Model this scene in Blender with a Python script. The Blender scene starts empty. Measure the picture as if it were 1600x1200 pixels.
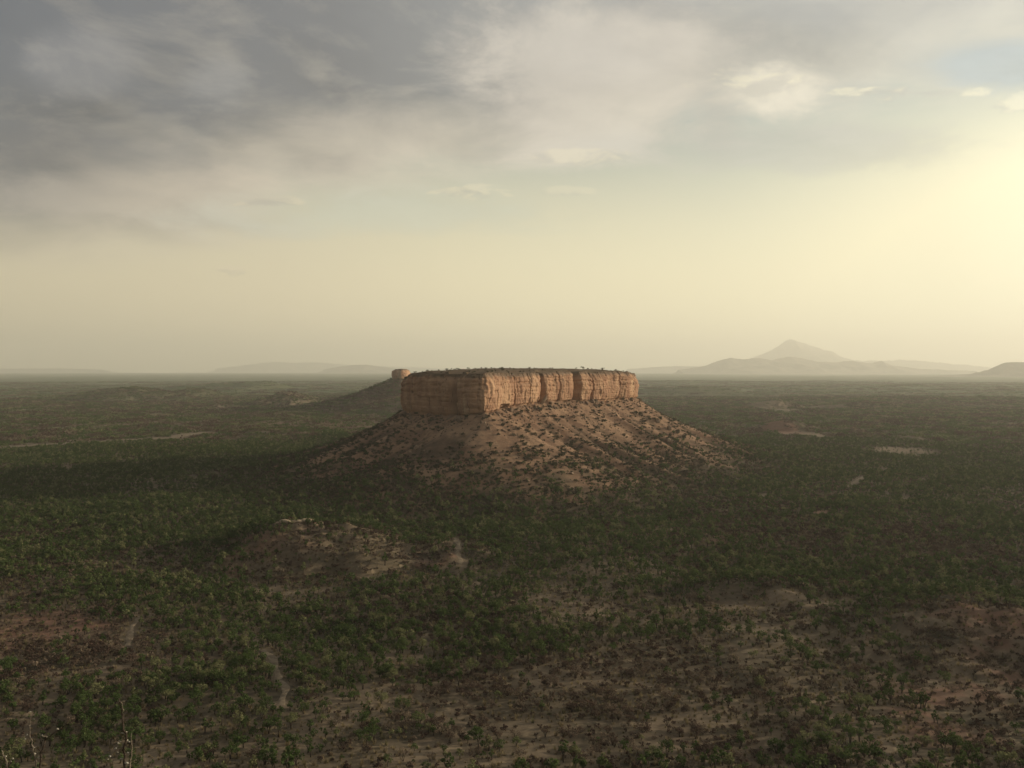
import bpy, bmesh, math, random
import numpy as np
from mathutils import Vector, Matrix

# ------------------------------------------------------------------ camera, sky, sun, exposure
scene = bpy.context.scene
COL = scene.collection
R = math.radians
random.seed(7)
RNG = np.random.default_rng(11)
FPX, CX, HOR, CAMZ = 1341.0, 800.0, 577.0, 100.0      # focal length in photo pixels, centre, horizon row, eye height

cam_d = bpy.data.cameras.new('camera')
cam = bpy.data.objects.new('camera', cam_d)
COL.objects.link(cam)
cam.location = (0, 0, CAMZ)
cam.rotation_euler = (R(90 - 0.983), 0, 0)
cam_d.sensor_width = 36.0
cam_d.lens = FPX / 1600 * 36.0
cam_d.clip_start = 0.1
cam_d.clip_end = 150000
scene.camera = cam

SUN_AZ, SUN_EL = 76.0, 12.5                            # degrees right of the view axis, degrees up
SUN = Vector((math.sin(R(SUN_AZ)) * math.cos(R(SUN_EL)), math.cos(R(SUN_AZ)) * math.cos(R(SUN_EL)), math.sin(R(SUN_EL))))
sun_d = bpy.data.lights.new('sun', 'SUN')
sun_d.energy = 5.0
sun_d.angle = R(1.2)
sun_d.color = (1.0, 0.87, 0.67)
sun_o = bpy.data.objects.new('sun', sun_d)
sun_o.rotation_euler = SUN.to_track_quat('Z', 'Y').to_euler()
sun_o.location = (800, 300, 400)
COL.objects.link(sun_o)

scene.view_settings.view_transform = 'Standard'
scene.view_settings.look = 'None'
scene.view_settings.exposure = 0.10
scene.view_settings.gamma = 1.0
scene.view_settings.use_curve_mapping = False
scene.render.engine = 'CYCLES'
cy = scene.cycles
cy.use_denoising = True
cy.max_bounces = 6
cy.diffuse_bounces = 2
cy.glossy_bounces = 1
cy.transmission_bounces = 2
cy.volume_bounces = 4
cy.transparent_max_bounces = 8
cy.sample_clamp_indirect = 4.0


class NT:
    """small helper that writes node maths"""
    def __init__(self, tree):
        self.t = tree
        self.n = tree.nodes
        self.l = tree.links

    def new(self, typ, **kw):
        nd = self.n.new(typ)
        for k, v in kw.items():
            setattr(nd, k, v)
        return nd

    def put(self, sock, v):
        if isinstance(v, bpy.types.NodeSocket):
            self.l.new(v, sock)
        elif v is not None:
            if hasattr(sock.default_value, '__len__') and not hasattr(v, '__len__'):
                v = (v, v, v)
            if sock.type == 'RGBA' and len(v) == 3:
                v = (*v, 1.0)
            sock.default_value = v

    def m(self, op, a, b=None, c=None, clamp=False):
        nd = self.new('ShaderNodeMath', operation=op, use_clamp=clamp)
        for i, v in enumerate((a, b, c)):
            if v is not None:
                self.put(nd.inputs[i], v)
        return nd.outputs[0]

    def v(self, op, a, b=None, scale=None):
        nd = self.new('ShaderNodeVectorMath', operation=op)
        self.put(nd.inputs[0], a)
        if b is not None:
            self.put(nd.inputs[1], b)
        if scale is not None:
            self.put(nd.inputs['Scale'], scale)
        return nd.outputs['Value'] if op in ('DOT_PRODUCT', 'LENGTH', 'DISTANCE') else nd.outputs['Vector']

    def mix(self, f, a, b, blend='MIX'):
        nd = self.new('ShaderNodeMix', data_type='RGBA', blend_type=blend)
        nd.clamp_factor = True
        self.put(nd.inputs[0], f)
        self.put(nd.inputs[6], a)
        self.put(nd.inputs[7], b)
        return nd.outputs[2]

    def step(self, x, lo, hi, a=0.0, b=1.0):
        nd = self.new('ShaderNodeMapRange', interpolation_type='SMOOTHSTEP')
        self.put(nd.inputs[0], x)
        for i, q in enumerate((lo, hi, a, b)):
            self.put(nd.inputs[1 + i], q)
        return nd.outputs[0]

    def ramp(self, x, stops):
        nd = self.new('ShaderNodeValToRGB')
        cr = nd.color_ramp
        while len(cr.elements) < len(stops):
            cr.elements.new(0.5)
        for e, (p, c) in zip(cr.elements, stops):
            e.position = p
            e.color = (*c, 1.0)
        self.put(nd.inputs[0], x)
        return nd.outputs[0]

    def noise(self, vec, scale, detail=5.0, rough=0.55, dist=0.0, lac=2.0, dim='3D'):
        nd = self.new('ShaderNodeTexNoise', noise_dimensions=dim)
        self.put(nd.inputs['Vector'], vec)
        nd.inputs['Scale'].default_value = scale
        nd.inputs['Detail'].default_value = detail
        nd.inputs['Roughness'].default_value = rough
        nd.inputs['Lacunarity'].default_value = lac
        nd.inputs['Distortion'].default_value = dist
        return nd.outputs['Fac']

    def xyz(self, x, y, z):
        nd = self.new('ShaderNodeCombineXYZ')
        for i, q in enumerate((x, y, z)):
            self.put(nd.inputs[i], q)
        return nd.outputs[0]

    def sep(self, vec):
        nd = self.new('ShaderNodeSeparateXYZ')
        self.put(nd.inputs[0], vec)
        return nd.outputs


def pix_dir(px, py):
    return Vector(((px - CX) / FPX, 1.0, (HOR - py) / FPX)).normalized()


def build_world():
    w = bpy.data.worlds.new('World')
    scene.world = w
    w.use_nodes = True
    t = NT(w.node_tree)
    t.n.clear()
    out = t.new('ShaderNodeOutputWorld')
    bg = t.new('ShaderNodeBackground')
    bg.inputs['Strength'].default_value = 0.1
    t.l.new(bg.outputs[0], out.inputs['Surface'])
    sky = t.new('ShaderNodeTexSky', sky_type='NISHITA')
    sky.sun_disc = False
    sky.sun_elevation = R(SUN_EL)
    sky.sun_rotation = R(SUN_AZ)
    sky.altitude = 700
    sky.air_density = 1.0
    sky.dust_density = 2.5
    sky.ozone_density = 1.0
    d = t.v('NORMALIZE', t.new('ShaderNodeTexCoord').outputs['Generated'])
    x, y, z = t.sep(d)
    zc = t.m('MAXIMUM', z, 0.0)
    zz = t.m('ADD', zc, 0.03)
    u = t.m('DIVIDE', x, zz)
    v = t.m('DIVIDE', y, zz)
    z2 = t.m('ADD', zc, 0.22)
    P = t.xyz(t.m('DIVIDE', x, z2), t.m('DIVIDE', y, z2), t.m('MULTIPLY', z, 2.0))   # the cloud sheet seen in perspective
    sd = t.v('DOT_PRODUCT', d, tuple(SUN))
    # dusty air around the sun: cream far from it, pale yellow near it
    glow = t.ramp(t.step(sd, -1.0, 1.0, 0.0, 1.0) if False else t.m('MULTIPLY_ADD', sd, 0.5, 0.5), VEIL)
    veil = t.v('SCALE', glow, scale=10.0)
    k_veil = t.m('ADD', t.step(zc, 0.36, 0.06, 0.0, 0.94), t.m('MULTIPLY', t.step(sd, 0.45, 0.97, 0.0, 0.95), t.step(zc, 0.38, 0.17)), clamp=True)
    base = t.mix(1.0, sky.outputs[0], SKYTINT, 'MULTIPLY')
    base = t.mix(k_veil, base, veil)
    # the big cloud bank: covers overhead and left, its ragged edge runs diagonally across the view
    D = t.m('ADD', t.m('MULTIPLY_ADD', u, -0.59, -0.59 * 2.9), t.m('MULTIPLY_ADD', v, -0.81, 0.81 * 4.9))
    n1 = t.noise(P, 0.95, 7.0, 0.50, 0.5)
    n2 = t.noise(t.v('ADD', P, (3.1, 7.7, 2.0)), 3.2, 9.0, 0.66, 0.35)
    nn = t.m('ADD', t.m('MULTIPLY_ADD', n1, 3.0, -1.5), t.m('MULTIPLY_ADD', n2, 1.5, -0.75))
    Dn = t.m('MULTIPLY_ADD', nn, 0.95, D)
    cover = t.step(Dn, -1.35, -0.15)
    dense = t.step(Dn, -0.90, 0.62)
    thin = t.mix(0.15, t.v('SCALE', t.ramp(t.m('MULTIPLY_ADD', sd, 0.5, 0.5), FRINGE), scale=10.0), veil)
    dark = t.v('SCALE', t.ramp(t.m('MULTIPLY_ADD', sd, 0.5, 0.5), DECK), scale=10.0)
    n3 = t.noise(t.v('ADD', P, (9.0, 1.0, 5.0)), 1.5, 8.0, 0.52, 0.5)
    dark = t.v('SCALE', dark, scale=t.step(n3, 0.28, 0.72, 0.80, 1.30))
    n2b = t.noise(t.v('ADD', P, (3.1 + 0.07, 7.7 + 0.02, 2.0 + 0.05)), 3.2, 8.0, 0.6, 0.35)
    emb = t.m('SUBTRACT', n2, n2b)                       # sunward slopes of the billows are the bright ones
    deck = t.mix(t.m('MULTIPLY_ADD', emb, -1.3, dense, clamp=True), thin, dark)
    k_cover = t.m('MULTIPLY', cover, t.step(zc, 0.05, 0.20, 0.0, 0.95))
    c = t.mix(k_cover, base, deck)
    def blob(px, py, rx, ry, wobble, soft):
        c0 = pix_dir(px, py)
        dx = t.m('DIVIDE', t.m('SUBTRACT', t.m('DIVIDE', x, y), c0.x / c0.y), rx / FPX)
        dy = t.m('DIVIDE', t.m('SUBTRACT', t.m('DIVIDE', z, y), c0.z / c0.y), ry / FPX)
        rr = t.m('SQRT', t.m('ADD', t.m('MULTIPLY', dx, dx), t.m('MULTIPLY', dy, dy)))
        return t.m('MULTIPLY', t.step(t.m('SUBTRACT', t.m('MULTIPLY_ADD', wobble, 1.0, 1.0), rr), -soft, soft), t.m('GREATER_THAN', y, 0.05))
    nw = t.m('ADD', t.m('MULTIPLY_ADD', n1, 2.4, -1.2), t.m('MULTIPLY_ADD', n2, 2.6, -1.3))
    for (px, py, rx, ry, k, colr) in MASSES:
        c = t.mix(t.m('MULTIPLY', blob(px, py, rx, ry, nw, 0.58), k), c, t.v('SCALE', t.v('SCALE', colr, scale=t.step(n2, 0.3, 0.7, 0.90, 1.10)), scale=10.0))
    # separate small clouds lower down, lit on the sun side and grey beneath
    wob = t.m('MULTIPLY_ADD', t.noise(P, 6.0, 7.0, 0.62, 0.3), 2.0, -1.0)
    wob2 = t.m('MULTIPLY_ADD', t.noise(t.v('ADD', P, (0.05, 0.0, 0.05)), 6.0, 7.0, 0.62, 0.3), 2.0, -1.0)
    for (px, py, rx, ry, amt) in PUFFS:
        c0 = pix_dir(px, py)
        dx = t.m('DIVIDE', t.m('SUBTRACT', t.m('DIVIDE', x, y), c0.x / c0.y), rx / FPX)
        dy = t.m('DIVIDE', t.m('SUBTRACT', t.m('DIVIDE', z, y), c0.z / c0.y), ry / FPX)
        rr = t.m('SQRT', t.m('ADD', t.m('MULTIPLY', dx, dx), t.m('MULTIPLY', dy, dy)))
        f = t.m('SUBTRACT', t.m('MULTIPLY_ADD', wob, 2.6, 1.1), rr)
        k = t.m('MULTIPLY', t.step(f, 0.0, 0.7), amt)
        k = t.m('MULTIPLY', k, t.m('GREATER_THAN', y, 0.05))
        lit = t.step(t.m('ADD', t.m('MULTIPLY', dy, 0.7), t.m('MULTIPLY', t.m('SUBTRACT', wob, wob2), 4.0)), -0.9, 0.6)
        pc = t.mix(lit, t.v('SCALE', t.mix(0.45, dark, thin), scale=1.0), t.v('SCALE', t.mix(0.5, thin, veil), scale=1.08))
        c = t.mix(k, c, pc)
    t.l.new(c, bg.inputs['Color'])


# sky palettes along (cos of angle from the sun + 1) / 2
VEIL = [(0.34, (0.64, 0.545, 0.36)), (0.50, (0.78, 0.67, 0.44)), (0.60, (0.89, 0.78, 0.50)), (0.72, (0.97, 0.865, 0.56)),
        (0.83, (1.03, 0.955, 0.65)), (0.90, (1.22, 1.15, 0.82)), (1.0, (1.8, 1.68, 1.2))]
FRINGE = [(0.35, (0.49, 0.425, 0.35)), (0.60, (0.60, 0.55, 0.465)), (0.75, (0.62, 0.60, 0.53)), (0.90, (0.74, 0.72, 0.64))]
DECK = [(0.35, (0.078, 0.092, 0.118)), (0.55, (0.140, 0.146, 0.158)), (0.72, (0.31, 0.315, 0.31)), (0.90, (0.42, 0.425, 0.41))]
SKYTINT = (1.15, 1.18, 1.02)
MASSES = [(975, 150, 170, 120, 0.62, (0.68, 0.62, 0.53)), (1245, 235, 230, 34, 0.50, (0.50, 0.50, 0.46)), (1600, 104, 130, 34, 0.75, (0.43, 0.51, 0.54)), (1192, 148, 78, 34, 0.75, (0.84, 0.78, 0.64)),
          (560, 215, 120, 40, 0.35, (0.60, 0.54, 0.45)), (250, 300, 210, 40, 0.50, (0.62, 0.54, 0.43)), (130, 110, 70, 45, 0.40, (0.30, 0.30, 0.31)),
          (345, 130, 45, 30, 0.45, (0.34, 0.34, 0.34)), (60, 250, 170, 60, 0.35, (0.155, 0.155, 0.165)), (620, 330, 260, 34, 0.45, (0.52, 0.56, 0.47)),
          (1120, 175, 40, 90, 0.35, (0.50, 0.48, 0.43))]
PUFFS = [(1190, 136, 70, 26, 0.45), (1455, 148, 120, 14, 0.7), (1340, 146, 60, 8, 0.55), (705, 300, 95, 11, 0.38),
         (880, 300, 40, 6, 0.25), (368, 422, 22, 8, 0.4), (420, 318, 45, 9, 0.4), (900, 245, 90, 12, 0.35),
         (1600, 160, 70, 20, 0.5)]
build_world()

# ------------------------------------------------------------------ noise and terrain heights


def _hash(ix, iy, seed):
    h = (ix.astype(np.int64) * 374761393 + iy.astype(np.int64) * 668265263 + seed * 1442695041) & 0xFFFFFFFF
    h = ((h ^ (h >> 13)) * 1274126177) & 0xFFFFFFFF
    return ((h ^ (h >> 16)) & 0xFFFFFFFF)


def rnd(ix, iy, seed=0):
    return _hash(np.asarray(ix), np.asarray(iy), seed) / 4294967295.0


def perlin(x, y, seed=0):
    x = np.asarray(x, float)
    y = np.asarray(y, float)
    ix, iy = np.floor(x), np.floor(y)
    fx, fy = x - ix, y - iy
    ux, uy = fx * fx * fx * (fx * (fx * 6 - 15) + 10), fy * fy * fy * (fy * (fy * 6 - 15) + 10)

    def g(ox, oy):
        a = rnd(ix + ox, iy + oy, seed) * 2 * math.pi
        return np.cos(a) * (fx - ox) + np.sin(a) * (fy - oy)
    a = g(0, 0) * (1 - ux) + g(1, 0) * ux
    b = g(0, 1) * (1 - ux) + g(1, 1) * ux
    return (a * (1 - uy) + b * uy) * 1.5


def fbm(x, y, seed=0, o=4, gain=0.5):
    s, a = 0.0, 1.0
    for i in range(o):
        s = s + a * perlin(np.asarray(x) * 2 ** i + 17.3 * i, np.asarray(y) * 2 ** i - 9.1 * i, seed + i)
        a *= gain
    return s


def sstep(x, a, b):
    t = np.clip((np.asarray(x, float) - a) / (b - a), 0, 1)
    return t * t * (3 - 2 * t)


def at(px, py, z=0.0):
    """ground point of a photo pixel on the level z"""
    d = (CAMZ - z) / ((py - HOR) / FPX)
    return (px - CX) / FPX * d, d


def pix(x, y, z):
    return CX + x / y * FPX, HOR - (z - CAMZ) / y * FPX


S_PTS = [-1e5, -4, 0, 2, 12, 30, 80, 150, 215, 320, 1e6]
Z_PTS = [98.5, 98.4, 97.6, 95, 78, 55, 26, 9, 3.0, 0, 0]


def base_ground(x, y):
    x, y = np.asarray(x, float), np.asarray(y, float)
    r = np.hypot(x, y)
    edge = 4.8 + 0.7 * perlin(x / 3.0, x * 0 + 2.2, 5) + 6 * perlin(x / 40.0, x * 0 + 0.5, 6) * sstep(np.abs(x), 4, 40)
    z = np.interp(y - edge, S_PTS, Z_PTS)
    k = sstep(y, 150, 330)
    far = sstep(r, 1300, 3500)
    nearmesa = 1 - 0.75 * np.exp(-(((x - 20) / 260) ** 2 + ((y - 830) / 280) ** 2))
    z = z + k * nearmesa * (3.6 * perlin(x / 190, y / 190, 21) + 1.9 * perlin(x / 75, y / 75, 22))
    z = z + sstep(y, 20, 150) * (0.55 * perlin(x / 24, y / 24, 23) + 0.16 * perlin(x / 7, y / 7, 24))
    z = z + far * (6 * fbm(x / 900, y / 500, 31, 3) + 9 * np.maximum(perlin(x / 2200, y / 900, 33), 0))
    # the plain bends down with the earth's curve and is a little lower on the right
    z = z - (r / 1000.0) ** 2 * 0.03
    return z


# hills that stand on the plain: (name, x, y, radius left, right, front, back, height, power, seed)
def hill_at(px, d, zt):
    return (px - CX) / FPX * d, d


HILLS = []


def add_hill(px, d, rl, rr, rf, rb, h, p=1.6, seed=0, label='', rough=0.1):
    x, y = hill_at(px, d, h)
    HILLS.append(dict(x=x, y=y, rl=rl, rr=rr, rf=rf, rb=rb, h=h, p=p, seed=seed, label=label, rough=rough))


add_hill(452, 474, 52, 110, 62, 55, 15.5, 1.5, 1, 'low brown hill with a pale rock cap on the left of the near plain')
add_hill(1560, 325, 70, 90, 62, 50, 10.0, 1.4, 2, 'bare reddish rise covered in brown shrubs at the lower right edge')
add_hill(1230, 385, 62, 75, 34, 18, 5.5, 1.2, 3, 'long low pale ridge on the near plain right of centre')
add_hill(205, 2900, 190, 260, 300, 300, 34, 1.5, 4, 'broad dark hump far out on the left plain')
add_hill(452, 2450, 100, 90, 160, 160, 30, 1.3, 5, 'small rocky knoll far left of the pale butte')
add_hill(312, 3050, 60, 110, 200, 200, 24, 1.5, 6, 'low hazy knoll beyond the broad dark hump')
add_hill(400, 4300, 500, 260, 300, 300, 34, 1.4, 7, 'long grey swell on the left horizon plain')
add_hill(1228, 1430, 60, 55, 60, 70, 12, 1.3, 8, 'small mound with bare orange soil on the right plain')
add_hill(1218, 2250, 80, 70, 110, 110, 19, 1.3, 9, 'dark pointed knoll far out on the right plain')
add_hill(1345, 2250, 110, 120, 110, 110, 15, 1.4, 10, 'long low dark rise beside the pointed knoll on the right')
add_hill(1410, 1200, 45, 90, 40, 45, 6, 1.3, 11, 'low pale rock bank on the right plain')
add_hill(405, 1330, 70, 90, 60, 60, 7, 1.5, 12, 'slight dark mound on the left plain beyond the mesa shadow')
add_hill(1090, 3600, 300, 300, 300, 300, 22, 1.5, 13, 'faint swell on the plain right of the mesa')


def hill_bump(hl, x, y):
    dx, dy = np.asarray(x) - hl['x'], np.asarray(y) - hl['y']
    rx = np.where(dx < 0, hl['rl'], hl['rr'])
    ry = np.where(dy < 0, hl['rf'], hl['rb'])
    sc = (hl['rl'] + hl['rr']) * 0.25
    q = np.hypot(dx / rx, dy / ry) * (1 + 0.28 * fbm(x / sc, y / sc, 300 + hl['seed'], 3))
    b = np.clip(1 - q, 0, 1) ** hl['p']
    b = hl['h'] * 1.06 * b / (0.06 + b) if False else hl['h'] * (1 - (1 - np.clip(1 - q, 0, 1)) ** 1.7) ** hl['p']
    return b * (1 + hl['rough'] * 2.0 * fbm(x / (sc * .35), y / (sc * .35), 320 + hl['seed'], 4))


# mesa outline from its corners: (photo column, distance)
def outline(cols, step):
    pts = [np.array([(px - CX) / FPX * d, d]) for px, d in cols]
    n = len(pts)
    out = []
    for i in range(n):
        p0, p1, p2, p3 = pts[i - 1], pts[i], pts[(i + 1) % n], pts[(i + 2) % n]
        m = max(2, int(np.linalg.norm(p2 - p1) / step))
        for k in range(m):
            t = k / m
            cr = 0.5 * ((2 * p1) + (-p0 + p2) * t + (2 * p0 - 5 * p1 + 4 * p2 - p3) * t * t + (-p0 + 3 * p1 - 3 * p2 + p3) * t ** 3)
            out.append(0.45 * cr + 0.55 * (p1 * (1 - t) + p2 * t))
    return np.array(out)


MESA_COLS = [(628, 852), (633, 826), (660, 800), (690, 779), (712, 756), (735, 737), (757, 734), (770, 744), (800, 775),
             (846, 818), (900, 866), (945, 906), (982, 940), (994, 965), (990, 1015), (900, 1050), (760, 1010), (665, 930)]
MESA_BASE = [60, 59.5, 59.5, 59, 59, 60, 61.5, 63, 66.5, 69, 68, 67.5, 68.5, 68, 66, 66, 64, 62]      # scree top under each corner
BUTTE_COLS = [(613, 2180), (617, 2130), (628, 2120), (637, 2150), (641, 2220), (634, 2310), (619, 2290)]


def dist_poly(x, y, poly, vals=None):
    """signed distance to a closed outline (inside negative) and the value at the nearest corner"""
    x, y = np.asarray(x, float).ravel(), np.asarray(y, float).ravel()
    best = np.full(x.shape, 1e18)
    val = np.zeros(x.shape)
    arc = np.zeros(x.shape)
    ins = np.zeros(x.shape, bool)
    n = len(poly)
    acc = 0.0
    for i in range(n):
        a, b = poly[i], poly[(i + 1) % n]
        e = b - a
        L2 = max(e @ e, 1e-9)
        t = np.clip(((x - a[0]) * e[0] + (y - a[1]) * e[1]) / L2, 0, 1)
        d2 = (x - a[0] - t * e[0]) ** 2 + (y - a[1] - t * e[1]) ** 2
        c = d2 < best
        best = np.where(c, d2, best)
        if vals is not None:
            val = np.where(c, vals[i] * (1 - t) + vals[(i + 1) % n] * t, val)
        arc = np.where(c, acc + t * math.sqrt(L2), arc)
        acc += math.sqrt(L2)
        cond = ((a[1] > y) != (b[1] > y)) & (x < (b[0] - a[0]) * (y - a[1]) / (b[1] - a[1] + 1e-12) + a[0])
        ins ^= cond
    d = np.sqrt(best)
    return np.where(ins, -d, d), val, arc


MESA_POLY = np.array([[(px - CX) / FPX * d, d] for px, d in MESA_COLS])
BUTTE_POLY = np.array([[(px - CX) / FPX * d, d] for px, d in BUTTE_COLS])
MESA_REACH, BUTTE_REACH = 190.0, 290.0


def mesa_talus(x, y):
    sh = np.shape(x)
    x, y = np.ravel(x), np.ravel(y)
    near = (np.abs(x - 10) < 420) & (np.abs(y - 870) < 420)
    out = np.zeros(x.shape)
    if near.any():
        xx, yy = x[near], y[near]
        d, zb, arc = dist_poly(xx, yy, MESA_POLY, MESA_BASE)
        dd = np.maximum(d, 0)
        # ribs and gullies run down the fall line
        rib = (np.abs(perlin((arc + 0.12 * dd) / 30, dd / 300, 61)) * 11 - 3.0) + perlin(arc / 12, dd / 90, 62) * 2.0 + perlin(arc / 5.2, dd / 40, 63) * 0.8
        u = dd / MESA_REACH * (1 + 0.10 * perlin(arc / 60, dd * 0, 65))
        prof = np.clip(1 - u, 0, 1) ** 1.85
        env = np.sin(np.pi * np.clip(u * 1.15, 0, 1)) * np.clip(1.2 - u, 0, 1)
        z = zb * prof + (2.6 * perlin(arc / 13, dd * 0, 68) + 1.4 * perlin(arc / 5, dd * 0, 69)) * np.exp(-dd / 9) + rib * env + 0.5 * fbm(xx / 9, yy / 9, 66, 3) * np.clip(1 - u, 0, 1)
        out[near] = np.where(u < 1, np.maximum(z, 0), 0)
    return out.reshape(sh)


def butte_talus(x, y):
    sh = np.shape(x)
    x, y = np.ravel(x), np.ravel(y)
    near = (np.abs(x + 290) < 460) & (np.abs(y - 2220) < 480)
    out = np.zeros(x.shape)
    if near.any():
        xx, yy = x[near], y[near]
        d, zb, arc = dist_poly(xx, yy, BUTTE_POLY, [74] * len(BUTTE_POLY))
        dd = np.maximum(d, 0)
        u = dd / BUTTE_REACH
        rib = perlin(arc / 40, dd / 300, 71) * 4 + perlin(arc / 15, dd / 120, 72) * 2
        z = zb * np.clip(1 - u, 0, 1) ** 1.9 + rib * np.sin(np.pi * np.clip(u, 0, 1)) * np.clip(1.1 - u, 0, 1)
        out[near] = np.where(u < 1, np.maximum(z, 0), 0)
    return out.reshape(sh)


def height(x, y):
    x, y = np.asarray(x, float), np.asarray(y, float)
    z = base_ground(x, y)
    for hl in HILLS:
        z = z + hill_bump(hl, x, y)
    return z + mesa_talus(x, y) + butte_talus(x, y)


def hit(px, py, lo=150, hi=6000, n=3000):
    """where the sight line of a photo pixel meets the terrain"""
    d = np.geomspace(lo, hi, n)
    x = (px - CX) / FPX * d
    z = CAMZ + (HOR - py) / FPX * d
    h = height(x, d)
    k = np.argmax(h >= z)
    return float(x[k]), float(d[k]), float(h[k])


# bare ground: (photo column, row, half width, half height in photo pixels, strength, kind 0 brown 1 pale 2 red)
BARE = [(60, 990, 120, 50, 1.0, 2), (130, 1060, 110, 22, 0.8, 1), (30, 1090, 60, 14, 0.7, 1), (30, 1150, 60, 40, 0.5, 0),
        (440, 1104, 16, 8, 0.8, 1), (470, 855, 120, 40, 0.22, 0), (385, 862, 40, 20, 0.6, 2),
        (640, 868, 60, 10, 0.4, 0), (670, 880, 35, 8, 0.7, 2), (450, 835, 60, 18, 0.4, 2), (880, 955, 90, 35, 0.7, 0), (1150, 950, 90, 22, 0.8, 0), (1230, 942, 180, 9, 1.0, 1),
        (950, 1065, 80, 18, 0.7, 1), (1000, 1080, 50, 12, 0.8, 1), (780, 1185, 220, 16, 0.8, 1), (1090, 1135, 140, 22, 0.8, 1), (1150, 1170, 140, 24, 0.6, 0),
        (1540, 970, 60, 32, 0.9, 2), (1480, 1090, 110, 26, 0.8, 2), (1450, 1130, 60, 30, 0.9, 2), (1560, 1050, 50, 24, 0.7, 2), (1500, 1160, 90, 30, 0.6, 2),
        (655, 805, 36, 7, 0.8, 1), (560, 905, 60, 5, 0.7, 1), (450, 925, 90, 5, 0.8, 1), (620, 1035, 60, 20, 0.5, 1), (300, 940, 200, 10, 0.4, 0),
        (1222, 668, 26, 6, 1.0, 2), (1270, 680, 22, 5, 0.8, 1), (1410, 703, 60, 4, 0.9, 1), (1205, 634, 32, 4, 0.9, 1), (1290, 635, 30, 2, 0.7, 1),
        (1390, 652, 40, 3, 0.5, 1), (1385, 735, 6, 4, 0.8, 1), (1295, 802, 22, 5, 0.9, 2), (1470, 812, 40, 6, 0.6, 1),
        (1120, 845, 30, 5, 0.8, 2), (1480, 830, 30, 4, 0.7, 1), (1590, 835, 20, 6, 0.7, 2), (1310, 875, 50, 8, 0.5, 0), (1420, 880, 60, 8, 0.6, 2),
        (1590, 925, 40, 8, 0.9, 1), (1130, 795, 60, 6, 0.5, 0), (1195, 775, 12, 4, 0.8, 1), (700, 683, 30, 2, 0.8, 1), (300, 690, 240, 6, 0.30, 0),
        (340, 636, 30, 2, 0.6, 1), (80, 637, 30, 4, 0.5, 1), (90, 732, 30, 4, 0.5, 1), (1100, 690, 30, 20, 0.4, 0),
        (240, 658, 140, 5, 0.3, 2), (520, 660, 150, 7, 0.4, 2), (355, 690, 30, 3, 0.4, 1)]
BARE_W = []
for (px, py, hw, hh, s, kd) in BARE:
    _x, _y, _z = hit(px, py)
    _y0 = (CAMZ - _z) / ((py + hh - HOR) / FPX)
    BARE_W.append((_x, _y, hw / FPX * _y, max(2.5, abs(_y - _y0)), s, kd))


def bare_field(x, y):
    """how bare the soil is, and how pale / how red"""
    x, y = np.asarray(x, float), np.asarray(y, float)
    wx = 7 * fbm(x / 22, y / 22, 81, 3)
    wy = 7 * fbm(x / 22, y / 22, 84, 3)
    f = [np.zeros(x.shape) for _ in range(3)]
    for (bx, by, rx, ry, s, kd) in BARE_W:
        k = min(1.0, ry / 8.0)
        q = ((x + wx * k - bx) / rx) ** 2 + ((y + wy * k - by) / ry) ** 2
        f[kd] = np.maximum(f[kd], s * sstep(q, 1.25, 0.25))
    br = np.maximum(0.25 + 0.75 * sstep(fbm(x / 11, y / 11, 87, 3), -0.35, 0.25), sstep(np.hypot(x, y), 600, 900))
    f = [q * br for q in f]
    return np.maximum(np.maximum(f[0], f[1]), f[2]), f[1], f[2]


TRACKS = [
    ([(196, 1012), (200, 995), (203, 982), (214, 968)], 2.3, 'short pale stretch of dirt track between shrubs on the left'),
    ([(408, 1018), (424, 1030), (430, 1050), (434, 1066), (446, 1078), (440, 1092), (436, 1106)], 2.5, 'winding pale dirt path in the scrub left of centre'),
    ([(713, 842), (716, 856), (716, 870), (722, 882)], 3.6, 'short pale track on the plain below the mesa'),
    ([(1328, 762), (1338, 753), (1352, 745)], 5.0, 'thin pale track on the right plain'),
    ([(-60, 700), (30, 697), (110, 693), (200, 688), (270, 683), (330, 675)], 24.0, 'long pale dirt road crossing the left plain')]
TRACK_W = [(np.array([hit(px, py)[:2] for px, py in rows]), w) for rows, w, _ in TRACKS]


def track_clear(x, y):
    """metres to the edge of the nearest track's cleared verge, wider on its open side"""
    x, y = np.asarray(x, float), np.asarray(y, float)
    best = np.full(x.shape, 1e9)
    r = np.hypot(x, y)
    for pts, w in TRACK_W:
        near = (x > pts[:, 0].min() - 60) & (x < pts[:, 0].max() + 60) & (y > pts[:, 1].min() - 60) & (y < pts[:, 1].max() + 60)
        if not near.any():
            continue
        for t in (0.0, 0.35, 0.7, 1.0):
            L = t * np.minimum(1.7 * r[near] / 100.0, 26)
            xx, yy = x[near] * (1 + L / r[near]), y[near] * (1 + L / r[near])
            for a, b in zip(pts[:-1], pts[1:]):
                e = b - a
                q = np.clip(((xx - a[0]) * e[0] + (yy - a[1]) * e[1]) / (e @ e), 0, 1)
                dd = np.hypot(xx - a[0] - q * e[0], yy - a[1] - q * e[1]) - (w * 0.5 + 0.6)
                best[near] = np.minimum(best[near], dd)
    return best


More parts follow.
